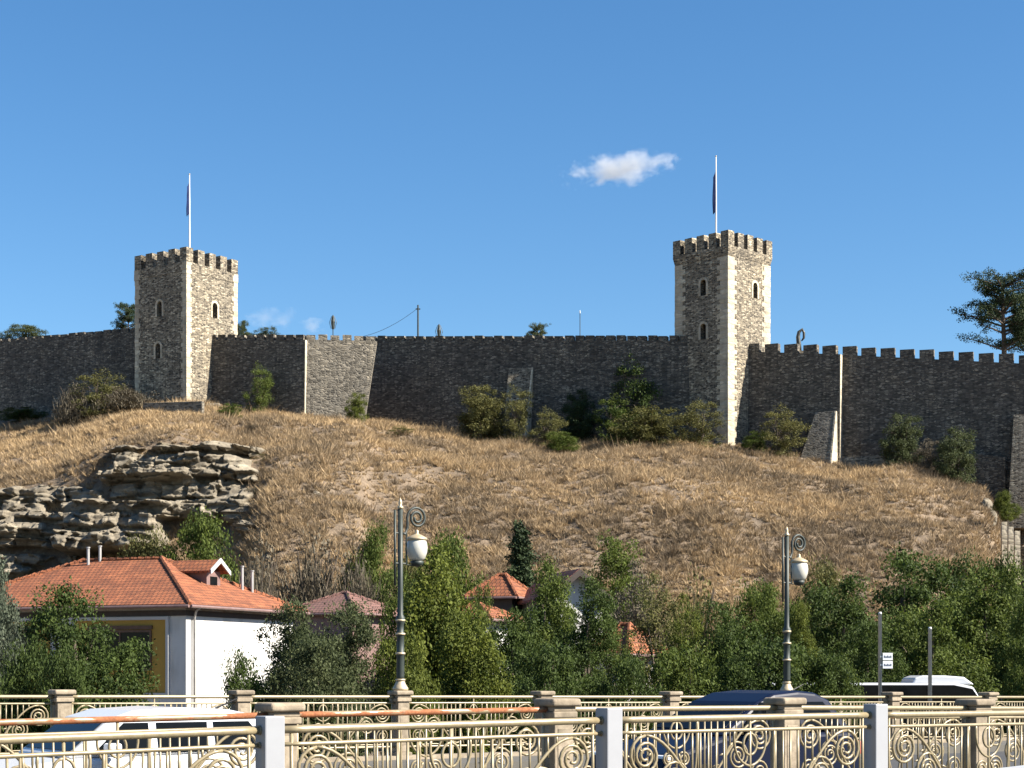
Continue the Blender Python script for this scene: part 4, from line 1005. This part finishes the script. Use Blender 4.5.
# plaster shed wall to the right of the small red roof
# gable house facing us
def gable_house(label, u, v_eave, Y, ang, W_, D_, rise):
    C = P(u, v_eave, Y); e = C.z - GZ; r = thing('gable_house', label, 'house', (C.x, C.y, GZ), ang, 'small houses half hidden among the trees')
    m = MB(); m.prism([(-W_ / 2, 0, -1), (W_ / 2, 0, -1), (W_ / 2, 0, e), (0, 0, e + rise), (-W_ / 2, 0, e)], (0, D_, 0)); build('wall', m, M['stucco'], r)
    m = MB(); o = .5; k = rise / (W_ / 2)
    for s in (-1, 1):
        lo = [(0, -o, e + rise + .02), (s * (W_ / 2 + o), -o, e - k * o + .02), (s * (W_ / 2 + o), D_ + o, e - k * o + .02), (0, D_ + o, e + rise + .02)]
        m.hexa(lo, [(a, b, c + .16) for a, b, c in lo])
    rf = build('roof', m, M['tiles_old'], r)
    m = MB()
    for s in (-1, 1):
        lo = [(0, -o - .06, e + rise - .2), (s * (W_ / 2 + o), -o - .06, e - k * o - .2), (s * (W_ / 2 + o), -o - .01, e - k * o - .2), (0, -o - .01, e + rise - .2)]
        m.hexa(lo, [(a, b, c + .36) for a, b, c in lo])
    build('bargeboard', m, M['dark_wood'], rf)
gable_house('white gabled house with a dark roof edge in the middle of the trees', 577, 594, 92, R(14), 2.7, 6, 1.1)

# ------------------------------------------------------------------ railings
def spiral(cx, cz, r0, turns, a0, sgn=1, r1=.035, n=16):
    N_ = int(turns * n); out = []
    for i in range(N_ + 1):
        f = i / N_; q = a0 + sgn * f * turns * 2 * math.pi; r = r0 + (r1 - r0) * f ** .85; out.append((cx + r * math.cos(q), 0, cz + r * math.sin(q)))
    return out
def bez(p0, p1, p2, p3, n=12):
    P_ = [Vector((a, 0, b)) for a, b in (p0, p1, p2, p3)]; return [P_[0] * (1 - t) ** 3 + P_[1] * 3 * t * (1 - t) ** 2 + P_[2] * 3 * t * t * (1 - t) + P_[3] * t ** 3 for t in np.linspace(0, 1, n)]
GAP, BOT, Z2 = .10, -1.02, -.125
def railing_panel(name, top_mat, mat, group, label):
    r = thing(name, label, 'railing', (0, 0, 0), 0, group); c = L / 2
    def T(nm, paths, rad, mt, n=6, par=r):
        m = MB()
        for p in paths: m.tube(p, rad, n)
        return build(nm, m, mt, par, smooth=True, uv=False)
    def rail(nm, z, rad, mt):
        T(nm, [[(GAP, 0, z)] + [(x, 0, z) for x in np.linspace(.3, L - .3, 8)] + [(L - GAP, 0, z)]], rad, mt, 10)
    rail('top_rail', 0, .034, top_mat); rail('middle_rail', Z2, .019, mat); rail('bottom_rail', BOT, .022, mat)
    for s in (0, 1):
        f = (lambda x: x) if s == 0 else (lambda x: L - x)
        g = lambda path: [(f(p[0]), 0, p[2]) for p in path]
        T('end_bar', [[(f(.2), 0, 0), (f(.2), 0, BOT)]], .016, mat)
        T('scroll', [g(spiral(.44, -.355, .20, 2.6, math.pi / 2, 1)), g(bez((.44, -.155), (.72, -.16), (.92, -.52), (1.22, -.86))), g(bez((1.22, -.86), (1.3, -.95), (1.4, -.98), (1.45, -.93)))], .0165, mat)
        T('scroll', [g(spiral(.80, -.60, .185, 2.4, math.pi * .35, 1)), g(bez((.89, -.435), (1.0, -.5), (1.08, -.72), (.98, -.98)))], .015, mat)
        T('scroll', [g(spiral(.42, -.80, .17, 2.1, -math.pi / 2, 1)), g(bez((.42, -.97), (.6, -1.0), (.78, -.95), (.98, -.98)))], .014, mat)
        # leaves that sprout from the scrolls
        m = MB()
        for (a, b, q, ln) in ((.47, -.36, .6, .07), (.42, -.33, 2.4, .06), (.46, -.42, -1.1, .06), (.80, -.60, .5, .06), (.85, -.55, 1.9, .05), (1.02, -.56, -.3, .09), (1.12, -.70, -.2, .09)):
            e2 = Vector((a + math.cos(q) * ln, 0, b + math.sin(q) * ln)); m.tube([g([(a, 0, b)])[0], g([tuple(Vector((a, 0, b)).lerp(e2, .5))])[0], g([tuple(e2)])[0]], [.008, .016, .004], 5)
        build('leaf_ornament', m, mat, r, smooth=True, uv=False)
        for x in np.arange(.62, 1.52, .104):
            zb = BOT if x > 1.24 else (-.155 - (x - .55) * 1.02 if x < .9 else -.50 - (x - .9) * 1.12)
            T('baluster', [[(f(x), 0, Z2), (f(x), 0, max(BOT, zb))]], .0115, mat)
            if x < 1.24 and x > .95: T('baluster', [[(f(x), 0, zb - .05), (f(x), 0, BOT)]], .0115, mat)
        # half of the lyre in the middle of the bay
        T('lyre', [g(bez((c - .21, Z2), (c - .24, -.34), (c - .14, -.47), (c, -.49))), g(bez((c - .33, Z2), (c - .31, -.5), (c - .36, -.62), (c - .24, -.98))),
                   g(bez((c, -.16), (c - .12, -.17), (c - .12, -.37), (c, -.38))), g(spiral(c - .12, -.62, .095, 1.8, math.pi * .25, 1, .025)), g(bez((c - .04, -.55), (c - .08, -.7), (c - .2, -.8), (c - .1, -.98)))], .0135, mat)
    T('centre_bar', [[(c, 0, 0), (c, 0, BOT)]], .015, mat)
    return r
def place_panel(src, p, q, label):
    o = src if src.get('used') is None else copy_tree(src)
    src['used'] = 1
    d = q - p; o.location = p; o.rotation_euler = (0, -math.atan2(d.z, math.hypot(d.x, d.y)), math.atan2(d.y, d.x)); o['label'] = label; return o
zn = {-1: 1.12, 0: 1.18, 1: 1.21, 2: 1.213, 3: 1.20, 4: 1.18}
zm = {-2: 1.13, -1: 1.18, 0: 1.22, 1: 1.238, 2: 1.22, 3: 1.173, 4: 1.12, 5: 1.07}
zf = {i: 1.235 - .0275 * i for i in range(-3, 12)}
def at(p0, i, z): p = p0 + D * (L * i); p.z = z[i]; return p
near_p = railing_panel('near_railing', M['gold'], M['gold'], 'nearest railing panels between pale grey posts', 'x')
mid_rust = railing_panel('middle_railing', M['rust'], M['gold'], 'second row of railing panels between stone piers', 'x')
mid_p = railing_panel('middle_railing', M['gold_worn'], M['gold'], 'second row of railing panels between stone piers', 'x')
far_p = railing_panel('far_railing', M['gold'], M['gold'], 'far railing panels along the other side of the bridge', 'x')
ordn = ['leftmost', 'second', 'third', 'fourth', 'fifth', 'sixth', 'seventh', 'eighth', 'ninth', 'tenth', 'eleventh', 'twelfth']
nl = ['nearest cream railing panel left of the first pale grey post, before the white car', 'cream scroll railing panel between the first and second pale grey posts',
      'cream scroll railing panel between the second and third pale grey posts', 'cream scroll railing panel right of the third pale grey post']
for i in range(-1, 3): place_panel(near_p, at(near0, i, zn), at(near0, i + 1, zn), nl[i + 1])
ml = ['railing panel with rusty orange top rail at the far left, across the white car', 'railing panel with rust-red top rail between the first two near stone piers',
      'cream railing panel between the second and third near stone piers, below the dark car', 'cream railing panel between the third and fourth near stone piers', 'cream railing panel right of the fourth near stone pier']
for i in range(-1, 4): place_panel(mid_rust if i < 1 else mid_p, at(mid0, i, zm), at(mid0, i + 1, zm), ml[i + 1])
for i in range(-1, 8): place_panel(far_p, at(far0, i, zf), at(far0, i + 1, zf), ('leftmost' if i < 0 else ordn[i + 1]) + ' cream scroll railing panel from the left along the far side of the bridge')

# pale square posts of the near railing
def near_post(i):
    p = at(near0, i, zn); r = thing('railing_post', ['first', 'second', 'third', 'fourth'][i] + ' pale grey square post of the nearest railing, counted from the left', 'post', (p.x, p.y, -.25), math.atan2(D.y, D.x), 'pale grey posts of the nearest railing')
    t = p.z + .118 + .25; w = .094
    m = MB(); m.box(-w, w, -w, w, 0, t); build('shaft', m, M['post_paint'], r, bevel=.012)
    m = MB(); m.box(-w - .05, w + .05, -w - .05, w + .05, 0, .02); build('base_plate', m, M['post_paint'], r)
    for s in (-1, 1):
        for z in (0, Z2):
            m = MB(); m.tube([(s * w, 0, p.z + .25 + z), (s * (w + .012), 0, p.z + .25 + z), (s * (w + .02), 0, p.z + .25 + z)], [.042 if z == 0 else .028] * 3, 10); build('rail_socket', m, M['gold_worn'], r)
for i in range(0, 4): near_post(i)
strip('near_kerb', pn - .16, pn + .16, -.3, -.02, M['paving'])
strip('middle_plinth', pm - .2, pm + .2, -.3, .04, M['pier'])
strip('far_plinth', pf - .2, pf + .2, -.3, -.02, M['pier'])

# stone piers
def stone_pier(p, label, grp):
    r = thing('stone_pier', label, 'pier', (p.x, p.y, -.25), math.atan2(D.y, D.x), grp); z = p.z + .25; b = .005
    def bx(nm, w, z0, z1, bev, mt=M['pier']): m = MB(); m.box(-w, w, -w, w, z0, z1); return build(nm, m, mt, r, bevel=bev, seg=3)
    bx('cap', .205, z + .035, z + .13, .035); bx('neck', .155, z - .02, z + .0348, .01); bx('collar', .17, z - .095, z - .0202, .015)
    s = bx('shaft', .135, .3, z - .0952, .012); bx('base', .18, 0, .2998, .02)
    m = MB(); m.box(-.09, .09, -.142, -.13, .45, z - .22); build('panel', m, M['pier'], s, bevel=.004)
    return z + .13 - .25
LAMPS = []
pl_ = ['first', 'second', 'third', 'fourth', 'fifth']
for i in range(-1, 5):
    p = at(mid0, i, zm); stone_pier(p, 'stone pier just left of the photo in the second railing' if i < 0 else pl_[i] + ' large stone pier from the left in the second railing' if i < 4 else 'stone pier beyond the right edge in the second railing', 'stone piers of the second railing')
for i in range(-1, 9):
    p = at(far0, i, zf); zt = stone_pier(p, {0: 'leftmost small stone pier on the far side, in front of the rounded tree', 2: 'far stone pier carrying the left street lamp', 5: 'far stone pier carrying the right street lamp, behind the dark car'}.get(i, ('outer left' if i < 0 else ordn[i]) + ' small stone pier from the left on the far side of the bridge'), 'stone piers of the far railing')
    if i in (2, 5): LAMPS.append((p, zt))

# street lamps
def street_lamp(p, zt, H_, label):
    r = thing('street_lamp', label, 'street lamp', (p.x, p.y, zt), math.atan2(D.y, D.x), 'street lamps on the bridge')
    m = MB(); m.lathe([(.16, 0), (.165, .05), (.13, .1), (.10, .16), (.09, .2)], 16); build('base', m, M['lamp_cap'], r, smooth=True)
    m = MB(); m.lathe([(.085, .2), (.08, .3), (.083, .34), (.083, .72), (.092, .74), (.092, .78), (.078, .8), (.078, 1.12), (.09, 1.14), (.09, 1.18), (.072, 1.2), (.072, 1.36), (.095, 1.4), (.095, 1.5), (.06, 1.56), (.055, 2.0), (.05, H_ - .12)], 16); build('pole', m, M['lamp_iron'], r, smooth=True)
    m = MB(); m.lathe([(.06, H_ - .12), (.065, H_ - .08), (.03, H_ - .05), (.04, H_), (.03, H_ + .04), (.0, H_ + .12)], 12); build('finial', m, M['lamp_cap'], r, smooth=True)
    for z in (.2, .74, 1.14, 1.42):
        m = MB(); m.lathe([(.1, z), (.105, z + .02), (.1, z + .04)], 16); build('collar', m, M['lamp_cap'], r, smooth=True)
    m = MB(); m.tube([(-.13, 0, 2.15), (-.13, 0, H_ - .15)], .025, 8); build('side_rod', m, M['lamp_iron'], r, smooth=True)
    for z in (H_ - .62, H_ - 1.24):
        m = MB(); m.tube([(-.15, 0, z), (.12, 0, z)], .018, 6); build('bracket', m, M['lamp_iron'], r)
    gx, gz = .40, H_ - .92
    m = MB(); m.tube([(.05, 0, H_ - .62), (.12, 0, H_ - .64), (.17, 0, H_ - .5)] + spiral(.40, H_ - .29, .245, 2.1, math.pi * 1.12, -1, .06, 20), .027, 8); build('scroll_bracket', m, M['lamp_iron'], r, smooth=True)
    m = MB(); m.tube([(.15, 0, H_ - .5), (.14, 0, gz), (.15, 0, gz - .34), (gx, 0, gz - .36)], .018, 6); build('lamp_arm', m, M['lamp_iron'], r)
    gl = MB(); gl.lathe([(.09, gz - .26), (.17, gz - .2), (.21, gz - .08), (.22, gz + .02), (.205, gz + .12), (.18, gz + .18)], 24, gx); g = build('lamp_globe', gl, M['opal'], r, smooth=True)
    m = MB(); m.lathe([(.2, gz + .17), (.22, gz + .19), (.21, gz + .22), (.12, gz + .27), (.05, gz + .30), (.03, gz + .33), (.04, gz + .36), (.0, gz + .40)], 20, gx); build('globe_cap', m, M['lamp_cap'], g, smooth=True)
    m = MB(); m.lathe([(.02, gz - .38), (.12, gz - .33), (.14, gz - .26), (.1, gz - .255)], 20, gx); build('globe_holder', m, M['lamp_iron'], g, smooth=True)
for k, (p, zt) in enumerate(LAMPS):
    street_lamp(p, zt, PZ((503, 531)[k], p.y) - zt, ['left dark green street lamp with white globe, taller, in front of the yellow-green tree', 'right dark green street lamp with white globe, behind the dark blue car'][k])

# ------------------------------------------------------------------ vehicles
def car(label, p, rz, paint, Lc, Wc, Hc, belt, cab, name='parked_car', grp=None, van=False):
    """cab: outline of the cabin in side view, front to back, (x, z) with x from the front bumper"""
    r = thing(name, label, 'car', p, rz, grp); w = Wc / 2
    def prof(pts, hw, nm, mat, bev, par=r, top=None):
        m = MB(); n = len(pts); tw = lambda z: hw if top is None else hw - max(0, z - belt) * top
        vs = [(x, -tw(z), z) for x, z in pts] + [(x, tw(z), z) for x, z in pts]
        m.add(vs, [tuple(range(n)), tuple(range(n, 2 * n))[::-1]] + [(i, (i + 1) % n, n + (i + 1) % n, n + i) for i in range(n)])
        return build(nm, m, mat, par, bevel=bev, seg=3, smooth=False)
    bl = [(.04, .32), (0, .5), (.06, .68), (.25, .76), (cab[0][0] + .06, belt), (cab[-1][0] - .02, belt + .03), (Lc - .05, belt - .1), (Lc, .55), (Lc - .06, .3)]
    prof(bl, w, 'body', paint, .07)
    cb = prof([(x, z) for x, z in cab], w - .04, 'cabin', paint, .06, top=.26)
    tilt = .26
    def sidey(z): return w - .04 - (z - belt) * tilt + .006
    def win(poly, nm='side_window'):
        for s in (-1, 1):
            m = MB(); m.prism([(x, s * sidey(z), z) for x, z in poly], (0, s * .004, 0)); build(nm, m, M['glass'], cb)
    fx, fz = cab[0]; gx, gz = cab[1]; hx, hz = cab[-2]; ix, iz = cab[-1]
    zl, zh = belt + .04, Hc - .17
    def xa(z, a, b): return a[0] + (b[0] - a[0]) * (z - a[1]) / (b[1] - a[1])
    fr = lambda z: xa(z, cab[0], cab[1]) + .16; bk = lambda z: xa(z, cab[-1], cab[-2]) - .14
    cuts = [.36, .66] if not van else [.30, .62]
    m0 = fr(zl); m1 = bk(zl); c1, c2 = m0 + (m1 - m0) * cuts[0], m0 + (m1 - m0) * cuts[1]
    win([(m0 + .1, zl), (c1 - .05, zl), (c1 - .05, zh), (fr(zh) + .05, zh)]); win([(c1 + .05, zl), (c2 - .05, zl), (c2 - .03, zh), (c1 + .05, zh)]); win([(c2 + .06, zl), (m1 - .06, zl + .03), (bk(zh) - .04, zh), (c2 + .05, zh)])
    # windscreen and rear window lie on the sloping ends of the cabin
    for a, b, nm, s in ((cab[0], cab[1], 'windscreen', -1), (cab[-1], cab[-2], 'rear_window', 1)):
        z0, z1 = belt + .08, a[1] + (b[1] - a[1]) * .9; d = Vector((b[0] - a[0], 0, b[1] - a[1])); nn = Vector((-d.z, 0, d.x)).normalized(); nn = nn if nn.x * s > 0 else -nn
        y0, y1 = sidey(z0) - .1, sidey(z1) - .1; q = [Vector((xa(z0, a, b), -y0, z0)), Vector((xa(z0, a, b), y0, z0)), Vector((xa(z1, a, b), y1, z1)), Vector((xa(z1, a, b), -y1, z1))]
        m = MB(); m.prism([v + nn * .004 for v in q], nn * .006); build(nm, m, M['glass'], cb)
    for s in (-1, 1):
        for x in (.8, Lc - .85):
            m = MB(); cy = s * (w - .1); m.lathe([(.2, -.1), (.3, -.1), (.315, -.06), (.315, .06), (.3, .1), (.2, .1)], 24)
            m.v = [(x + a, cy + c * 1.0, .315 + b) for a, b, c in m.v]; t = build('wheel', m, M['tyre'], r)
            m = MB(); m.lathe([(.05, -.09), (.2, -.105), (.205, -.08), (.205, .08), (.2, .105), (.05, .09)], 18); m.v = [(x + a, cy + c, .315 + b) for a, b, c in m.v]; build('rim', m, M['rim'], t)
        m = MB(); m.box(.1, .32, min(s * (w - .42), s * (w - .02)), max(s * (w - .42), s * (w - .02)), .6, .74); build('headlight', m, M['clear_lens'], r, bevel=.03)
        m = MB(); m.box(Lc - .12, Lc + .01, min(s * (w - .3), s * (w - .01)), max(s * (w - .3), s * (w - .01)), .66, .88); build('taillight', m, M['red_lens'], r, bevel=.03)
        m = MB(); x = cab[0][0] + .42; m.box(x, x + .16, min(s * w, s * (w + .2)), max(s * w, s * (w + .2)), belt + .02, belt + .17); build('mirror', m, paint, r, bevel=.03)
        m = MB(); 
        for x in (c1 + .1, c2 + .02): m.box(x - .2, x, min(s * (w - .002), s * (w + .02)), max(s * (w - .002), s * (w + .02)), belt - .16, belt - .12)
        build('door_handles', m, paint, r) if False else None
        m = MB(); ry = s * (w - .04 - (Hc - belt) * .26 - .06); x0, x1 = cab[2][0] + .1, cab[-3][0] + .2
        continue
        m.tube([(x0, ry, Hc - .05), (x0 + .12, ry, Hc + .015), (x1 - .12, ry, Hc + .005), (x1, ry, Hc - .06)], .016, 6); build('roof_rail', m, M['black_trim'] if paint is not M['white_car'] else M['rim'], cb)
    m = MB(); m.tube([(cab[-3][0] + .15, 0, Hc - .03), (cab[-3][0] + .45, 0, Hc + .09)], [.014, .006], 6); build('antenna', m, M['black_trim'], cb)
    m = MB(); m.box(-.01, .06, -.6, .6, .36, .58); build('grille', m, M['black_trim'], r)
    return r
rzD = math.atan2(D.y, D.x)
def on_line(u, pn_):                             # place on the line at offset pn_ seen at column u
    a = (u - CX) / F; b = N * pn_; t = (a * b.y - b.x) / (D.x - a * D.y); return b + D * t
base = on_line(256, pm + 4.2 - .88) - D * 4.4
car('white estate car on the bridge behind the rusty railing', (base.x, base.y, -.25), rzD, M['white_car'], 4.45, 1.76, 1.51, .95,
    [(1.62, .95), (2.2, 1.39), (2.5, 1.48), (3.1, 1.51), (3.7, 1.48), (4.05, 1.41), (4.38, .97)], 'white_car')
base = on_line(757, pm + 4.6 - .9) - D * 2.62
car('dark navy blue people carrier on the bridge in front of the right street lamp', (base.x, base.y, -.25), rzD, M['navy_car'], 3.95, 1.84, 1.65, 1.0,
    [(1.1, 1.0), (1.95, 1.49), (2.3, 1.61), (2.8, 1.65), (3.15, 1.62), (3.42, 1.51), (3.78, 1.05)], 'blue_car', van=True)

# white car passing on the near side of the bridge: only a strip of its roof reaches the picture
c2 = copy_tree([o for o in bpy.data.objects if o.name.startswith('white_car') and o.parent is None][0])
c2.location = on_line(957, Vector((1.93, 7.8, 0)).dot(N)) - D * 2.2 - N * .6; c2.location.z = -.25
c2['label'] = 'roof of a white car in the bottom right corner, in front of the nearest railing'
def coach():
    Y = 60.0; x1 = PX(990, Y); Lc = 8.6; r = thing('coach', 'white coach with black windows and roof fairing on the road behind the bridge', 'bus', (x1 - Lc, Y, GZ + .06)); top = PZ(683, Y) - GZ - .06; w = 2.5
    pts = [(0.1, .35), (0, 1.2), (.05, top - .25), (.3, top), (Lc - 1.15, top), (Lc - .55, top - .12), (Lc - .2, top - .7), (Lc, 1.4), (Lc - .05, .4)]
    m = MB(); m.prism([(x, 0, z) for x, z in pts], (0, w, 0)); b = build('body', m, M['white_car'], r, bevel=.08, seg=3)
    zt = top - .07; band = [(.25, 1.5), (Lc - .02, 1.5), (Lc - .21, top - .72), (Lc - .58, top - .2), (Lc - 1.2, zt), (.25, zt)]
    m = MB(); m.prism([(x, -.006, z) for x, z in band], (0, .01, 0)); g = build('window_band', m, M['glass'], r)
    m = MB(); m.prism([(x, w + .006, z) for x, z in band], (0, -.01, 0)); build('window_band', m, M['glass'], r)
    m = MB()
    for x in np.arange(1.6, Lc - 1.4, 1.65): m.box(x - .04, x + .04, -.014, -.007, 1.5, zt)
    build('window_pillars', m, M['black_trim'], g)
    fs = [Vector((Lc - .005 + .0, .12, 1.5)), Vector((Lc - .005, w - .12, 1.5)), Vector((Lc - .2, w - .15, top - .7)), Vector((Lc - .2, .15, top - .7))]
    m = MB(); m.prism([v + Vector((.01, 0, .01)) for v in fs], (.012, 0, 0)); ws = build('windscreen', m, M['glass'], r)
    m = MB(); m.prism([Vector((Lc - .19, .1, top - .7)), Vector((Lc - .19, w - .1, top - .7)), Vector((Lc - .56, w - .12, top - .12)), Vector((Lc - .56, .12, top - .12))], (.02, 0, .02)); build('windscreen', m, M['glass'], r)
    m = MB(); xf = PX(914, Y) - (x1 - Lc); xe = PX(974, Y) - (x1 - Lc)
    m.prism([(xf, .3, top - .03), (xe + .1, .3, top - .06), (xe - .25, .3, top + .2), (xe - .9, .3, top + .25), (xf + .35, .3, top + .25), (xf + .1, .3, top + .17)], (0, w - .6, 0)); build('roof_fairing', m, M['white_car'], r, bevel=.06, seg=3)
    for s in (0, 1):
        yb = -.18 if s == 0 else w + .18
        m = MB(); m.tube([(Lc - .3, .1 if s == 0 else w - .1, top - .35), (Lc + .05, yb, top - .3), (Lc + .3, yb, top - .45), (Lc + .36, yb, top - .75)], .03, 6); mi = build('mirror_arm', m, M['black_trim'], r)
        m = MB(); m.box(Lc + .26, Lc + .42, yb - .1, yb + .1, top - 1.15, top - .75); build('mirror', m, M['black_trim'], mi, bevel=.03)
        for x in (2.6, Lc - 2.6):
            m = MB(); cy = .12 if s == 0 else w - .12; m.lathe([(.3, -.15), (.47, -.15), (.5, -.1), (.5, .1), (.47, .15), (.3, .15)], 24); m.v = [(x + a, cy + c, .5 + b_) for a, b_, c in m.v]; t = build('wheel', m, M['tyre'], r)
            m = MB(); m.lathe([(.08, -.13), (.3, -.155), (.3, .155), (.08, .13)], 18); m.v = [(x + a, cy + c, .5 + b_) for a, b_, c in m.v]; build('rim', m, M['rim'], t)
        m = MB(); m.box(Lc - .08, Lc + .02, .15 if s == 0 else w - .55, .55 if s == 0 else w - .15, .7, .9); build('headlight', m, M['clear_lens'], r, bevel=.02)
coach()

# sign poles beyond the bridge
def sign_pole(u, vtop, Y, label, plates):
    zb = Hs(PX(u, Y), Y); h = PZ(vtop, Y) - zb; r = thing('sign_pole' if plates else 'steel_pole', label, 'pole', (PX(u, Y), Y, zb))
    m = MB(); m.lathe([(.055, 0), (.05, h - .06), (.052, h - .06), (.04, h)], 10); build('pole', m, M['steel'], r, smooth=True)
    for k in range(plates):
        z1 = PZ(653 + k * 8.2, Y) - zb; z0 = PZ(660.4 + k * 8.2, Y) - zb
        m = MB(); m.box(.06, .33, -.065, -.05, z0, z1); pl = build('sign_plate', m, M['sign_white'], r, bevel=.006)
        m = MB(); zc = (z0 + z1) / 2
        for j in range(5): m.box(.10 + j * .042, .13 + j * .042, -.068, -.0655, zc - .03, zc + .03 - (.02 if j % 2 else 0))
        build('sign_text', m, M['sign_ink'], pl)
        m = MB(); m.box(.0, .3, -.05, -.03, zc - .02, zc + .02); build('bracket', m, M['steel'], pl)
sign_pole(880, 612, 49, 'thin grey pole carrying two small white signs in front of the coach', 2)
sign_pole(930, 627, 48, 'thin plain grey pole right of the pole with two white signs', 0)

# ------------------------------------------------------------------ clouds
def cloud(label, u, v, wpx, hpx, Y, dens, seed, tilt=0.0):
    c = P(u, v, Y); sx, sz = wpx / F * Y / 2, hpx / F * Y / 2
    m, n, l, b = new_mat('cloud_vapour'); n.remove(b)
    pv = n.new("ShaderNodeVolumePrincipled"); pv.inputs['Color'].default_value = (.97, .98, 1, 1); pv.inputs['Anisotropy'].default_value = .3
    o = coord(n); ln = n.new("ShaderNodeVectorMath"); ln.operation = 'LENGTH'
    mp = n.new("ShaderNodeMapping"); mp.inputs['Scale'].default_value = (1 / sx, 1 / sx, 1 / sz); l.new(o, mp.inputs[0]); l.new(mp.outputs[0], ln.inputs[0])
    mp2 = n.new("ShaderNodeMapping"); mp2.inputs['Scale'].default_value = (1 / sz * .62, 1 / sz * .62, 1 / sz * .9); mp2.inputs['Location'].default_value = (seed, seed * 2, 0); l.new(o, mp2.inputs[0])
    t = noise(n, l, mp2.outputs[0], 1.0, 7, 0.62)
    a = n.new("ShaderNodeMath"); a.operation = 'MULTIPLY_ADD'; a.inputs[1].default_value = 2.6; a.inputs[2].default_value = -.62; l.new(t.outputs[0], a.inputs[0])
    s = n.new("ShaderNodeMath"); s.operation = 'SUBTRACT'; l.new(a.outputs[0], s.inputs[0]); l.new(ln.outputs['Value'], s.inputs[1])
    k = n.new("ShaderNodeMath"); k.operation = 'MULTIPLY'; k.inputs[1].default_value = dens; k.use_clamp = False; l.new(s.outputs[0], k.inputs[0])
    k2 = n.new("ShaderNodeMath"); k2.operation = 'MAXIMUM'; k2.inputs[1].default_value = 0; l.new(k.outputs[0], k2.inputs[0])
    l.new(k2.outputs[0], pv.inputs['Density']); l.new(pv.outputs[0], n["Material Output"].inputs['Volume'])
    bm = bmesh.new(); bmesh.ops.create_icosphere(bm, subdivisions=3, radius=1)
    for q in bm.verts: q.co = Vector((q.co.x * sx * 1.12, q.co.y * sx * 1.0, q.co.z * sz * 1.2))
    me = bpy.data.meshes.new('cloud'); bm.to_mesh(me); bm.free(); me.materials.append(m)
    ob = bpy.data.objects.new('cloud', me); COL.objects.link(ob); ob.location = c; ob.rotation_euler = (0, tilt, 0)
    return tag(ob, label, 'cloud', 'small white clouds')
cloud('largest white cloud, alone in the blue sky left of the right tower', 621, 169, 130, 25, 1500, .11, 3.1, R(-7))
cloud('faint white cloud low behind the wall right of the left tower', 272, 320, 54, 30, 1800, .045, 8.3)
cloud('smallest faint cloud just right of the other low cloud', 312, 326, 34, 20, 1800, .045, 5.7)
